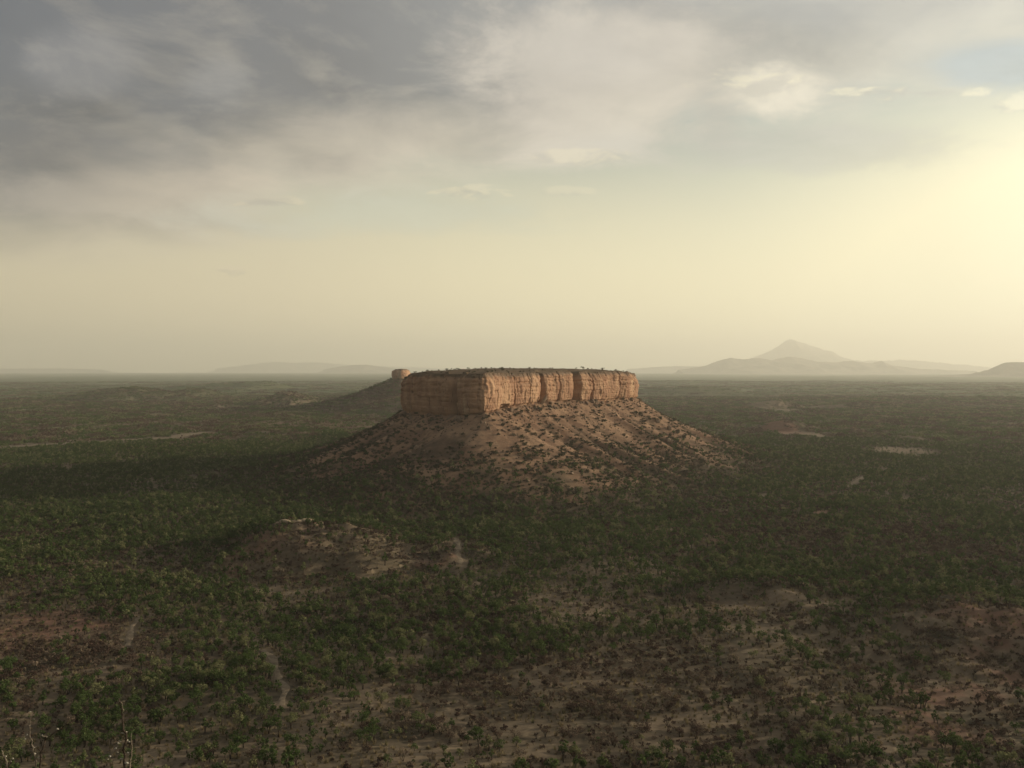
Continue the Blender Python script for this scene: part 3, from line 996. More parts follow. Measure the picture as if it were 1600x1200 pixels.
# ------------------------------------------------------------------ tracks
def track(rows, width, label):
    """pale dirt track draped on the ground along photo pixels"""
    pts = np.array([hit(px, py)[:2] for px, py in rows])
    seg = np.concatenate([[0], np.cumsum(np.linalg.norm(np.diff(pts, axis=0), axis=1))])
    n = max(8, int(seg[-1] / 1.5))
    s = np.linspace(0, seg[-1], n)
    x = np.interp(s, seg, pts[:, 0])
    y = np.interp(s, seg, pts[:, 1])
    tx, ty = np.gradient(x), np.gradient(y)
    L = np.hypot(tx, ty)
    nx, ny = ty / L, -tx / L
    cols = np.linspace(-1, 1, 7)
    wv = width * (0.5 + 0.22 * perlin(s / 6, s * 0 + 1.5, 47))
    X = x[:, None] + nx[:, None] * cols[None] * wv[:, None] + 0.3 * perlin(s / 5, s * 0, 48)[:, None]
    Y = y[:, None] + ny[:, None] * cols[None] * wv[:, None]
    Z = height(X, Y) + 0.10 - 0.16 * np.abs(cols[None]) ** 3
    mesh_obj('path', np.stack([X, Y, Z], -1).reshape(-1, 3), grid_faces(n, 7), M_TRACK, None, True, 'structure', label)


for rows, width, label in TRACKS:
    track(rows, width, label)


# ------------------------------------------------------------------ plants
def leaf_quads(centers, radii, per, size, rng, flat=0.75):
    V, F = [], []
    for c, r in zip(centers, radii):
        for _ in range(per):
            d = rng.normal(size=3)
            d /= np.linalg.norm(d)
            p = c + d * r * (0.35 + 0.65 * rng.random() ** 0.5) * np.array([1, 1, flat])
            nrm = d * 0.6 + rng.normal(size=3) * 0.7 + np.array([0, 0, 0.35])
            nrm /= np.linalg.norm(nrm)
            a = np.cross(nrm, rng.normal(size=3))
            a /= np.linalg.norm(a)
            b = np.cross(nrm, a)
            s = size * (0.6 + 0.8 * rng.random())
            k = len(V)
            V += [p - a * s, p - b * s * .6 + nrm * s * .15, p + a * s, p + b * s * .6 + nrm * s * .15]
            F.append((k, k + 1, k + 2, k + 3))
    return V, F


def make_plant(kind, seed, lod, shape):
    """returns (trunk mesh object, crown mesh object), unlinked, one unit = 1 metre, about `h` high"""
    rng = np.random.default_rng(seed)
    tb = Tubes()
    cents, rad = [], []
    if kind == 'tree':
        h = 4.6
        wr = {'round': 1.55, 'flat': 2.1, 'tall': 1.25, 'spreading': 1.9}[shape]
        top = {'round': 1.0, 'flat': 0.82, 'tall': 1.2, 'spreading': 0.9}[shape]
        stems = int(rng.integers(2, 5))
        for s in range(stems):
            a = 2 * math.pi * (s + rng.random() * .7) / stems
            out = wr * (0.3 + 0.35 * rng.random())
            zt = h * top * (0.55 + 0.2 * rng.random())
            p = [np.array([0.08 * math.cos(a), 0.08 * math.sin(a), -0.25])]
            for q in (0.3, 0.62, 1.0):
                p.append(np.array([math.cos(a) * out * q ** 1.2 + rng.normal() * .08, math.sin(a) * out * q ** 1.2 + rng.normal() * .08, zt * q]))
            tb.tube(p, [0.15, 0.11, 0.075, 0.04], 5 if lod == 0 else 3)
            nb = 4 if lod == 0 else 2
            for b in range(nb):
                bb = p[2] * (1 - b / nb * .6) + p[1] * (b / nb * .6)
                a2 = a + rng.normal() * 0.9
                e = bb + np.array([math.cos(a2) * wr * .5, math.sin(a2) * wr * .5, h * top * (.12 + .2 * rng.random())])
                tb.tube([bb, (bb + e) / 2 + rng.normal(size=3) * .1, e], [0.06, 0.04, 0.02], 4 if lod == 0 else 3)
                cents.append(e)
                rad.append(wr * (0.26 + 0.18 * rng.random()))
            cents.append(p[-1] + np.array([0, 0, 0.2]))
            rad.append(wr * (0.34 + 0.16 * rng.random()))
        for _ in range(10 if lod == 0 else 5):
            a = rng.random() * 6.283
            q = rng.random() ** .5
            zz = h * top * (0.45 + 0.5 * rng.random())
            k = math.sin(math.pi * min(1, max(.1, (zz / (h * top) - .2) / .85)))
            cents.append(np.array([math.cos(a) * wr * q * k, math.sin(a) * wr * q * k, zz]))
            rad.append(wr * (0.2 + 0.16 * rng.random()))
        V, F = leaf_quads(cents, rad, 22 if lod == 0 else 9, 0.17 if lod == 0 else 0.34, rng)
    elif kind == 'shrub':
        wr = {'round': 1.3, 'flat': 1.7, 'tall': 1.05, 'spreading': 1.9}[shape]
        h = {'round': 2.0, 'flat': 1.4, 'tall': 2.6, 'spreading': 1.7}[shape]
        stems = int(rng.integers(6, 10)) if lod == 0 else 4
        for s in range(stems):
            a = 2 * math.pi * (s + rng.random()) / stems
            o = wr * (0.4 + 0.55 * rng.random())
            zt = h * (0.6 + 0.4 * rng.random())
            p0, p2 = np.array([0, 0, -0.2]), np.array([math.cos(a) * o, math.sin(a) * o, zt])
            p1 = p0 * .5 + p2 * .5 + np.array([0, 0, 0.2]) + rng.normal(size=3) * .1
            tb.tube([p0, p1, p2], [0.06, 0.04, 0.015], 4 if lod == 0 else 3)
            for b in range(3 if lod == 0 else 1):
                st = p1 * (1 - b * .3) + p2 * b * .3
                e = st + np.array([math.cos(a + rng.normal()) * wr * .4, math.sin(a + rng.normal()) * wr * .4, h * .3 * rng.random()])
                tb.tube([st, e], [0.025, 0.01], 3)
                cents.append(e)
                rad.append(wr * .3)
            cents.append(p2 * .85)
            rad.append(wr * .34)
        V, F = leaf_quads(cents, rad, 12 if lod == 0 else 14, 0.13 if lod == 0 else 0.30, rng, 0.8)
    else:                                                # dense low bush of the scree slopes
        wr, h = {'round': (1.2, 1.5), 'flat': (1.6, 1.2), 'tall': (1.0, 2.1), 'spreading': (1.8, 1.5)}[shape]
        for s in range(4):
            a = 1.57 * s + rng.random()
            tb.tube([(0, 0, -0.3), (math.cos(a) * wr * .3, math.sin(a) * wr * .3, h * .3), (math.cos(a) * wr * .6, math.sin(a) * wr * .6, h * .7)], [.07, .05, .02], 3)
        for _ in range(9):
            a, q = rng.random() * 6.283, rng.random() ** .5
            cents.append(np.array([math.cos(a) * wr * .75 * q, math.sin(a) * wr * .75 * q, h * (.3 + .5 * rng.random())]))
            rad.append(wr * (.3 + .2 * rng.random()))
        V, F = leaf_quads(cents, rad, 14 if lod == 0 else 9, 0.2 if lod == 0 else 0.33, rng)
    mat = {'tree': M_GREEN, 'shrub': M_BROWN, 'bush': M_BUSH}[kind]
    tr = tb.build('trunk' if kind == 'tree' else 'stems', M_BARK, None, link=False)
    cr = mesh_obj('crown' if kind != 'shrub' else 'foliage', np.array(V), np.array(F), mat, None, False, link=False)
    return tr, cr


SHAPES = ['round', 'flat', 'tall', 'spreading']
PROTO = {k: [make_plant(k, 100 * i + {'tree': 1, 'shrub': 2, 'bush': 3}[k], 0, SHAPES[i % 4]) for i in range(8)] for k in ('tree', 'shrub', 'bush')}


def joined(name, pairs):
    """one mesh of trunk and crown for the masses"""
    me = bpy.data.meshes.new(name)
    bm = bmesh.new()
    mats = []
    for o in pairs:
        k = len(bm.faces)
        bm.from_mesh(o.data)
        bm.faces.ensure_lookup_table()
        if o.data.materials[0] not in mats:
            mats.append(o.data.materials[0])
        for f in bm.faces[k:]:
            f.material_index = mats.index(o.data.materials[0])
    bm.to_mesh(me)
    bm.free()
    for m in mats:
        me.materials.append(m)
    return bpy.data.objects.new(name, me)


def clump(name, kind, seed, count, spread):
    """several crowns standing together, for the far plain"""
    rng = np.random.default_rng(seed)
    V, F = [], []
    for _ in range(count):
        c = np.array([rng.normal() * spread, rng.normal() * spread, 0])
        s = 0.7 + 0.7 * rng.random()
        cents = [c + np.array([rng.normal() * 1.1 * s, rng.normal() * 1.1 * s, s * (0.6 + 2.6 * rng.random())]) for _ in range(4)]
        v, f = leaf_quads(cents, [1.0 * s] * 4, 4, 0.75 * s, rng)
        F += [tuple(i + len(V) for i in q) for q in f]
        V += v
    mat = {'tree': M_GREEN, 'shrub': M_BROWN, 'bush': M_BUSH}[kind]
    return mesh_obj(name, np.array(V), np.array(F), mat, None, False, link=False)


LOD = {}
for k in ('tree', 'shrub', 'bush'):
    c = bpy.data.collections.new(k + '_mass')
    for i in range(6):
        tr, cr = make_plant(k, 900 + 10 * i + len(k), 1, SHAPES[i % 4])
        c.objects.link(joined(k + '_mass_item', [tr, cr]))
    LOD[k] = c
    c2 = bpy.data.collections.new(k + '_clumps')
    for i in range(4):
        c2.objects.link(clump(k + '_clump', k, 70 + i, 9, 5.0))
    LOD[k + '_far'] = c2
    c3 = bpy.data.collections.new(k + '_fields')
    for i in range(3):
        c3.objects.link(clump(k + '_field', k, 170 + i, 26, 13.0))
    LOD[k + '_vfar'] = c3


def green_share(x, y):
    """how much of the scrub is green rather than leafless brown"""
    g = 0.62 + 0.75 * fbm(x / 95, y / 95, 101, 3)
    for (px, py, hw, hh, a) in GREENISH:
        bx, by = GCACHE[(px, py)]
        y0 = CAMZ / ((py + hh - HOR) / FPX)
        g = g + a * np.exp(-((x - bx) / (hw / FPX * by)) ** 2 - ((y - by) / max(5, abs(by - y0))) ** 2)
    return np.clip(g, 0.04, 0.97)


GREENISH = [(1540, 1030, 90, 90, -0.6), (1000, 1075, 110, 40, -0.5), (60, 1010, 110, 50, -0.5), (750, 1110, 120, 40, -0.4), (900, 1090, 130, 60, -0.7), (1300, 1080, 130, 60, -0.5), (1500, 1090, 120, 90, -0.8), (1500, 930, 90, 40, 0.5), (1330, 1150, 120, 50, 0.6),
            (100, 990, 120, 30, -0.4), (560, 1060, 120, 50, 0.35), (300, 980, 160, 40, 0.5), (400, 780, 400, 60, 0.7), (560, 850, 160, 40, -0.4),
            (1320, 850, 300, 60, -0.3), (900, 830, 200, 40, 0.4), (1100, 1000, 120, 30, 0.5), (200, 720, 300, 50, 0.6), (1350, 730, 300, 50, 0.4), (90, 1150, 60, 30, -0.3)]
GCACHE = {(q[0], q[1]): at(q[0], q[1]) for q in GREENISH}


def scatter(lo, hi, step, seed, half=R(37)):
    rng = np.random.default_rng(seed)
    w = hi * math.sin(half)
    xs, ys = np.arange(-w, w, step), np.arange(lo * math.cos(half), hi, step)
    xx, yy = np.meshgrid(xs, ys)
    xx = xx.ravel() + (rng.random(xx.size) - .5) * step * 1.1
    yy = yy.ravel() + (rng.random(yy.size) - .5) * step * 1.1
    r = np.hypot(xx, yy)
    k = (r >= lo) & (r < hi) & (np.abs(np.arctan2(xx, yy)) < half)
    return xx[k], yy[k], rng


def talus_u(x, y):
    d, _, _ = dist_poly(x, y, MESA_POLY, MESA_BASE)
    return d / MESA_REACH


def band(lo, hi, step, seed, dens):
    x, y, rng = scatter(lo, hi, step, seed)
    bare, pale, red = bare_field(x, y)
    cover = 0.72 + 0.55 * fbm(x / 120, y / 120, 111, 3) + 0.25 * perlin(x / 22, y / 22, 115)
    rr_ = np.hypot(x, y)
    cover = cover - 0.25 * sstep(rr_, 450, 240) + 0.15 * sstep(rr_, 430, 560)
    for L in (14.0, 30.0):                               # low growth in front of the bare patches far out
        k = 1 + L * np.minimum(rr_ / 1300, 1.5) / rr_
        bare = np.maximum(bare, np.where(rr_ > 700, bare_field(x * k, y * k)[0], 0))
    cover = np.clip(cover + 0.1, 0.22, 1.0) * (1 - np.where(rr_ > 700, 0.93, 0.62) * bare) * (1 - 0.45 * sstep(pale, 0.5, 0.9)) * (track_clear(x, y) > 0)
    u = talus_u(x, y)
    flank = 0.30 * sstep(-x, 55, 110) + 0.25 * sstep(x, 140, 190)
    cover = np.where(u < 1, cover * (0.17 + flank + (0.83 - flank) * sstep(u + 0.25 * fbm(x / 25, y / 25, 117, 3), 0.12, 0.74)), cover)
    cover = np.where(u < 0.004, 0, cover)
    ub = dist_poly(x, y, BUTTE_POLY)[0]
    cover = np.where(ub < 3, 0, cover)
    keep = rng.random(x.size) < cover * dens
    x, y, u, bare = x[keep], y[keep], u[keep], bare[keep]
    g = green_share(x, y)
    q = rng.random(x.size)
    kind = np.where(q < g, 0, 1)
    kind = np.where((u < 0.95) & (rng.random(x.size) < 1.25 - u), 2, kind)
    thin = (kind != 2) | (rng.random(x.size) < 0.62)
    x, y, u, bare, kind, g = x[thin], y[thin], u[thin], bare[thin], kind[thin], g[thin]
    size = np.clip(rng.lognormal(-0.08, 0.42, x.size), 0.4, 2.0)
    size = 0.62 * size * np.where(kind == 2, 1.8, np.where(kind == 1, 1.1, 1.0)) * (1 - 0.2 * bare)
    return dict(x=x, y=y, z=height(x, y), kind=kind, s=size, r=rng.random(x.size) * 6.283, i=rng.integers(0, 1000, x.size), u=u, bare=bare)


near = band(165, 700, 2.3, 401, 1.0)
mid = band(700, 1300, 2.75, 402, 1.0)
far = band(1300, 3300, 9.0, 403, 1.0)
vfar = band(3300, 7500, 33.0, 404, 1.0)


def cat2(a, b):
    return {k: np.concatenate([a[k], b[k]]) for k in a}


both = cat2(near, mid)
PX, PY = pix(both['x'], both['y'], both['z'])
inview = (PX > 4) & (PX < 1596) & (PY < 1196)
dist = np.hypot(both['x'], both['y'])
single = np.zeros(len(dist), bool)
for k in (0, 1):
    c = np.where(inview & (both['kind'] == k))[0]
    c = c[np.argsort(dist[c] / both['s'][c])][:300]
    single[c] = True
# bushes: those of the mesa's scree that face the camera
c = np.where(inview & (both['kind'] == 2) & (PY < 790))[0]
c = c[np.argsort(dist[c] / both['s'][c])][:230]
single[c] = True


def gn_scatter(name, d, sel, coll, label, up=1.0):
    co = np.stack([d['x'][sel], d['y'][sel], d['z'][sel]], -1)
    me = bpy.data.meshes.new(name)
    me.vertices.add(len(co))
    me.vertices.foreach_set('co', co.astype(np.float32).ravel())
    for an, typ, av in (('scl', 'FLOAT', d['s'][sel] * up), ('rot', 'FLOAT', d['r'][sel]), ('idx', 'INT', d['i'][sel])):
        a = me.attributes.new(an, typ, 'POINT')
        a.data.foreach_set('value', av.astype(np.float32 if typ == 'FLOAT' else np.int32))
    o = bpy.data.objects.new(name, me)
    COL.objects.link(o)
    tag(o, label, None, None, 'stuff')
    ng = bpy.data.node_groups.new(name, 'GeometryNodeTree')
    ng.interface.new_socket('Geometry', in_out='INPUT', socket_type='NodeSocketGeometry')
    ng.interface.new_socket('Geometry', in_out='OUTPUT', socket_type='NodeSocketGeometry')
    nn, ll = ng.nodes, ng.links
    gi, go = nn.new('NodeGroupInput'), nn.new('NodeGroupOutput')
    ip = nn.new('GeometryNodeInstanceOnPoints')
    ci = nn.new('GeometryNodeCollectionInfo')
    ci.inputs['Collection'].default_value = coll
    ci.inputs['Separate Children'].default_value = True
    ci.inputs['Reset Children'].default_value = True
    ip.inputs['Pick Instance'].default_value = True

    def na(nm, ty):
        q = nn.new('GeometryNodeInputNamedAttribute')
        q.data_type = ty
        q.inputs['Name'].default_value = nm
        return q.outputs['Attribute']
    cb = nn.new('ShaderNodeCombineXYZ')
    ll.new(na('rot', 'FLOAT'), cb.inputs[2])
    er = nn.new('FunctionNodeEulerToRotation')
    ll.new(cb.outputs[0], er.inputs[0])
    ll.new(gi.outputs[0], ip.inputs['Points'])
    ll.new(ci.outputs[0], ip.inputs['Instance'])
    ll.new(na('idx', 'INT'), ip.inputs['Instance Index'])
    ll.new(er.outputs[0], ip.inputs['Rotation'])
    ll.new(na('scl', 'FLOAT'), ip.inputs['Scale'])
    ll.new(ip.outputs[0], go.inputs[0])
    md = o.modifiers.new('scatter', 'NODES')
    md.node_group = ng
    return o


def dry_grass():
    c = bpy.data.collections.new('grass_tufts')
    for i in range(5):
        rng = np.random.default_rng(700 + i)
        V, F = [], []
        for _ in range(26):
            a, l = rng.random() * 6.283, 0.35 + 0.45 * rng.random()
            b = np.array([math.cos(a), math.sin(a), 0]) * rng.random() * 0.25
            tip = b * 2.2 + np.array([rng.normal() * .12, rng.normal() * .12, l])
            sd = np.array([-math.sin(a), math.cos(a), 0]) * 0.05
            k = len(V)
            V += [b - sd, b + sd, (b + tip) / 2 + sd * .8, tip]
            F.append((k, k + 1, k + 2, k + 3))
        c.objects.link(mesh_obj('grass_tuft', np.array(V), np.array(F), M_STRAW, None, False, link=False))
    x, y, rng = scatter(165, 620, 2.1, 555)
    bare, pale, red = bare_field(x, y)
    k = rng.random(x.size) < np.clip(0.68 + 0.8 * fbm(x / 30, y / 30, 133, 3), 0.1, 1.0)
    k &= (talus_u(x, y) > 0.9) & (track_clear(x, y) > -0.5)
    x, y = x[k], y[k]
    d = dict(x=x, y=y, z=height(x, y) - 0.03, s=np.clip(rng.lognormal(0.1, .4, x.size), .5, 2.2), r=rng.random(x.size) * 6.28, i=rng.integers(0, 99, x.size))
    gn_scatter('dry_grass', d, np.ones(x.size, bool), c, 'tufts of dry yellow grass between the shrubs of the near plain')


M_STRAW = leaf_material('straw', (0.20, 0.155, 0.088), (0.31, 0.25, 0.14), (0.12, 0.115, 0.055), 0.25)
dry_grass()
KN = ['tree', 'shrub', 'bush']
WORD = ['green_tree_scrub', 'brown_shrub_scrub', 'scree_bush_cover']
SAY = ['green mopane scrub covering the plain up to the mesa', 'leafless brown shrubs between the green trees of the plain', 'small dark bushes thickening down the scree of the mesa']
for k in range(3):
    gn_scatter(WORD[k], both, (~single) & (both['kind'] == k), LOD[KN[k]], SAY[k])
    gn_scatter('distant_' + WORD[k], far, far['kind'] == k, LOD[KN[k] + '_far'], ['distant green thickets', 'distant brown thickets', 'distant olive thickets'][k] + ' on the plain beyond the mesa')
    gn_scatter('horizon_' + WORD[k], vfar, vfar['kind'] == k, LOD[KN[k] + '_vfar'], ['hazy green thickets', 'hazy brown thickets', 'hazy olive thickets'][k] + ' towards the horizon')


def place_name(px, py):
    """where a plant stands, by things one can find in the picture"""
    if py > 1140:
        if px < 260:
            return 'behind the thorny twigs, lower left'
        if px < 520:
            return 'at the bottom below the winding path'
        if px < 800:
            return 'at the bottom edge left of centre'
        if px < 1000:
            return 'on yellowish soil at the bottom edge'
        if px < 1230:
            return 'on the pale clearing, bottom edge'
        if px < 1400:
            return 'in the green thicket, bottom right'
        return 'on the reddish rise, lower right corner'
    if py > 1060:
        if px < 170:
            return 'on bare reddish ground, left edge'
        if px < 380:
            return 'left of the winding path'
        if px < 480:
            return 'beside the winding pale path'
        if px < 700:
            return 'in the scrub right of the winding path'
        if px < 900:
            return 'at the dark brown central thicket'
        if px < 1060:
            return 'around the small pale central clearing'
        if px < 1280:
            return 'in mixed scrub above the bottom clearing'
        if px < 1420:
            return 'in scrub left of the reddish rise'
        return 'on the slope of the reddish rise'
    if px < 260:
        return 'around the short left track'
    if px < 640:
        return 'in front of the low capped hill'
    if px < 1040:
        return 'on the plain straight below the mesa'
    if px < 1420:
        return 'near the long low pale ridge'
    return 'behind the crest of the reddish rise'


LOOK = {0: {'round': 'round-crowned', 'flat': 'flat-topped', 'tall': 'narrow upright', 'spreading': 'wide spreading'},
        1: {'round': 'rounded', 'flat': 'low flat', 'tall': 'upright', 'spreading': 'sprawling'}}
GROUPS = ['green trees on the near plain', 'leafless brown shrubs on the near plain', 'bushes on the mesa']


def place_plant(kind, i, x, y, z, s, rz, label):
    root = empty(['tree', 'shrub', 'bush'][kind], (x, y, z), label, ['tree', 'shrub', 'bush'][kind], GROUPS[kind])
    root.rotation_euler = (0, 0, rz)
    root.scale = (s, s, s)
    for src in PROTO[KN[kind]][i % 8]:
        c = src.copy()
        COL.objects.link(c)
        c.parent = root
    return root


near_i = np.where(dist < 1000)[0]
todo = []
for j in np.where(single)[0]:
    k, i, sz_ = int(both['kind'][j]), int(both['i'][j]), float(both['s'][j])
    px, py = float(PX[j]), float(PY[j])
    sh = SHAPES[(i % 8) % 4]
    dd = np.hypot(both['x'][near_i] - both['x'][j], both['y'][near_i] - both['y'][j])
    alone = 'lone ' if np.partition(dd, 1)[1] > 2.6 else ''
    sz = 'big' if sz_ > .78 else ('small' if sz_ < 0.52 else 'medium')
    if k == 0:
        lab = f"{alone}{sz} {LOOK[0][sh]} green tree {place_name(px, py)}"
    elif k == 1:
        lab = f"{alone}{sz} {LOOK[1][sh]} brown shrub {place_name(px, py)}"
    else:
        w = ('shaded left scree edge' if px < 520 else 'shaded left scree' if px < 620 else 'scree below the left cliff' if px < 700 else
             'scree under the front corner' if px < 780 else 'bare middle scree' if px < 850 else 'ribbed middle scree' if px < 930 else 'right-hand scree' if px < 1020 else 'outer right scree')
        hgt = 'high on the' if py < 670 else ('on the upper' if py < 705 else ('on the lower' if py < 745 else 'at the foot of the'))
        lab = f"{sz} {LOOK[1][sh]} bush {hgt} {w}"
    todo.append((lab, px, k, i, j, sz_))
ORD = ['leftmost', 'second', 'third', 'fourth', 'fifth', 'sixth', 'seventh', 'eighth', 'ninth', 'tenth', 'eleventh', 'twelfth', 'thirteenth', 'fourteenth', 'fifteenth', 'sixteenth', 'seventeenth', 'eighteenth', 'nineteenth', 'twentieth', 'twenty-first', 'twenty-second']
count = {}
for q in todo:
    count.setdefault(q[0], []).append(q[1])
for lab, px, k, i, j, sz_ in todo:
    row = sorted(count[lab])
    if 1 < len(row) <= len(ORD):
        n_ = row.index(px)
        lab += ', leftmost' if n_ == 0 else (', rightmost' if n_ == len(row) - 1 else f', {ORD[n_]} from left')
    if len(lab.split()) > 16:
        lab = lab.replace(' the ', ' ', 1)
    place_plant(k, i, float(both['x'][j]), float(both['y'][j]), float(both['z'][j]), sz_, float(both['r'][j]), ' '.join(lab.split()[:16]))

# bushes along the flat top of the mesa
_ctr = MTOP[:, :2].mean(0)
tops = []
for q in range(120):
    i = random.randrange(len(MTOP))
    f = random.choice([0.03, 0.06, 0.1, 0.16, 0.25, 0.35, 0.5])
    p = _ctr + (MTOP[i, :2] - _ctr) * (1 - f)
    z = MTOP[i, 2] * (1 - f) + MTOP[:, 2].mean() * f + 4.2 * (1 - (1 - f) ** 5) - 0.2
    px = CX + p[0] / p[1] * FPX
    if not 630 < px < 992:
        continue
    s = random.uniform(0.5, 1.4)
    w = 'left shaded end' if px < 705 else ('front corner' if px < 775 else ('middle' if px < 890 else 'right end'))
    sh = SHAPES[q % 4]
    lab = f"{'tiny' if s < 0.9 else 'small'} {LOOK[1][sh]} bush on the mesa top at the {w}"
    tops.append((lab, px, q, p, z, s))
for lab, px, q, p, z, s in tops:
    row = sorted(t[1] for t in tops if t[0] == lab)
    n_ = row.index(px)
    if len(row) > 1:
        lab += ', leftmost' if n_ == 0 else (', rightmost' if n_ == len(row) - 1 else f', {ORD[n_]} from left')
    place_plant(2, q, float(p[0]), float(p[1]), float(z), s, random.random() * 6.28, lab)


# ------------------------------------------------------------------ boulders and the pale cap of the low hill
def boulder_mesh(seed, name='boulder'):
    rng = np.random.default_rng(seed)
    bm = bmesh.new()
    bmesh.ops.create_icosphere(bm, subdivisions=3, radius=1.0)
    dirs = rng.normal(size=(11, 3))
    dirs /= np.linalg.norm(dirs, axis=1)[:, None]
    cut = 0.62 + 0.3 * rng.random(11)
    for v in bm.verts:
        p = np.array(v.co)
        for dq, cq in zip(dirs, cut):                    # flat broken faces
            e = p @ dq - cq
            if e > 0:
                p = p - dq * e * 0.92
        v.co = p
    me = bpy.data.meshes.new(name)
    bm.to_mesh(me)
    bm.free()
    me.materials.append(M_BOULDER)
    return me


B_MESH = [boulder_mesh(40 + i) for i in range(6)]
BOULDERS = [(848, 632, 2.4, 7.5, 'tall leaning pale rock slab at the cliff foot'), (838, 626, 4.2, 3.4, 'dark lump of rock beside the leaning slab'),
            (1046, 672, 2.6, 4.0, 'tall pale boulder on the right skyline of the scree'), (1044, 690, 3.2, 2.6, 'broad pale boulder below the tall one on the right scree'),
            (1028, 660, 2.8, 2.2, 'boulder high on the right edge of the scree'), (1010, 645, 2.6, 2.2, 'brown boulder under the right end of the cliff'),
            (1003, 650, 2.0, 1.6, 'small boulder under the right end of the cliff'), (1068, 682, 2.0, 1.8, 'grey boulder outermost on the right scree'),
            (1095, 690, 2.2, 1.4, 'low pale rock where the right scree meets the scrub'), (1104, 697, 1.8, 1.2, 'lowest pale rock on the right scree'),
            (914, 655, 2.2, 1.6, 'pale rock at the head of a rib right of centre'), (930, 668, 2.6, 1.4, 'pale flat rock on the middle rib'),
            (948, 690, 2.4, 1.5, 'pale rock halfway down the middle rib'), (650, 702, 2.4, 2.8, 'upright grey rock on the shaded left scree'),
            (640, 708, 1.8, 1.4, 'low dark rock beside the upright one on the left scree'), (662, 706, 1.7, 1.3, 'small dark rock right of the upright one'),
            (758, 662, 1.0, 1.3, 'small whitish rock under the front corner'), (765, 671, 0.8, 0.9, 'smallest whitish rock below the front corner'),
            (893, 741, 2.2, 1.2, 'pale rock low on the front scree'), (825, 752, 1.6, 1.3, 'pale rock at the foot of the front scree'),
            (610, 690, 2.0, 1.6, 'grey rock on the left skyline of the scree'), (586, 702, 2.2, 1.5, 'grey rock on the lower left skyline of the scree'),
            (520, 708, 2.0, 1.4, 'lone pale rock far down the left scree'), (860, 640, 1.8, 1.5, 'rubble block below the leaning slab')]
for q, (px, py, rx, rz, lab) in enumerate(BOULDERS):
    x, y, z = hit(px, py, 500, 1300, 2600)
    o = bpy.data.objects.new('boulder', B_MESH[q % 6])
    COL.objects.link(o)
    o.location = (x, y, z + rz * 0.35)
    o.scale = (rx, rx * random.uniform(.8, 1.1), rz)
    o.rotation_euler = (random.uniform(-.2, .2), random.uniform(-.25, .25) + (0.35 if q == 0 else 0), random.random() * 6.28)
    tag(o, lab, 'boulder', 'boulders on the mesa scree')

# small rubble on the scree
def build_rubble():
    rng = np.random.default_rng(88)
    n = 5200
    i = rng.integers(0, len(MPOLY), n)
    dd = rng.random(n) ** 1.4 * 120 + 1
    x = MPOLY[i, 0] + MNOR[i, 0] * dd + rng.normal(size=n) * 3
    y = MPOLY[i, 1] + MNOR[i, 1] * dd + rng.normal(size=n) * 3
    k = (talus_u(x, y) > 0.01) & (y < 1000)
    x, y = x[k], y[k]
    co = bpy.data.collections.new('rubble_items')
    for me in B_MESH[:4]:
        m2 = me.copy()
        m2.materials.clear()
        m2.materials.append(M_RUBBLE)
        co.objects.link(bpy.data.objects.new('rubble_item', m2))
    d = dict(x=x, y=y, z=height(x, y), s=np.clip(rng.lognormal(-0.75, .5, x.size), .2, 1.5) * (1 + 1.6 * np.exp(-talus_u(x, y) * MESA_REACH / 7)), r=rng.random(x.size) * 6.28, i=rng.integers(0, 99, x.size))
    gn_scatter('rubble', d, np.ones(x.size, bool), co, 'broken stones scattered down the scree below the cliffs')


build_rubble()


def cap_rock():
    hl = HILLS[0]
    root = empty('rock_outcrop', (hl['x'], hl['y'], 0), 'pale layered rock cap on the summit of the low left hill', 'rock outcrop')
    rng = np.random.default_rng(5)
    for q, (dx, dy, rx, ry, rz) in enumerate([(-4, -1.5, 5.0, 3.4, 1.5), (2.5, -1.0, 5.0, 3.5, 1.7), (8.0, 0.4, 4.2, 3.2, 1.3), (-8.5, 0.8, 3.0, 2.4, 1.0), (0, 3.0, 6, 3, 1.6)]):
        x, y = hl['x'] + dx + 2, hl['y'] + dy
        z = float(height(np.array([x]), np.array([y]))[0])
        me = boulder_mesh(300 + q, 'slab')
        me.materials.clear()
        me.materials.append(M_CAP)
        o = bpy.data.objects.new('slab', me)
        COL.objects.link(o)
        o.parent = root
        o.location = (x - hl['x'], y - hl['y'], z + rz * .35)
        o.scale = (rx, ry, rz)
        o.rotation_euler = (0, rng.normal() * .05, rng.normal() * .25)


cap_rock()


# ------------------------------------------------------------------ thorny twigs close to the camera, lower left
def twig_material(name, a, b):
    return plain_material(name, (a, b), 60.0)


M_TWIG = twig_material('dark_thorn_bark', (0.07, 0.052, 0.038), (0.13, 0.10, 0.075))
M_PALE = twig_material('pale_thorn_bark', (0.22, 0.18, 0.13), (0.34, 0.28, 0.21))
M_DRY = twig_material('dry_leaf', (0.50, 0.46, 0.36), (0.68, 0.63, 0.52))
NEAR = 3.6


def npt(px, py, d=NEAR):
    return Vector(((px - CX) / FPX * d, d, CAMZ + (HOR - py) / FPX * d))


def leaflet(name, c, size, parent, rng):
    n = Vector(rng.normal(size=3)).normalized()
    a = n.cross(Vector((0.2, 0.3, 0.9))).normalized()
    b = n.cross(a)
    V = [c - a * size, c - a * size * .3 + b * size * .5 + n * size * .2, c + a * size * .5 + b * size * .4 + n * size * .25, c + a * size,
         c + a * size * .4 - b * size * .45 + n * size * .2, c - a * size * .4 - b * size * .5 + n * size * .15, c + n * size * .35, c - n * size * .12]
    F = [(i, (i + 1) % 6, 6) for i in range(6)] + [((i + 1) % 6, i, 7) for i in range(6)]
    return mesh_obj(name, [tuple(p) for p in V], F, M_DRY, parent, False)


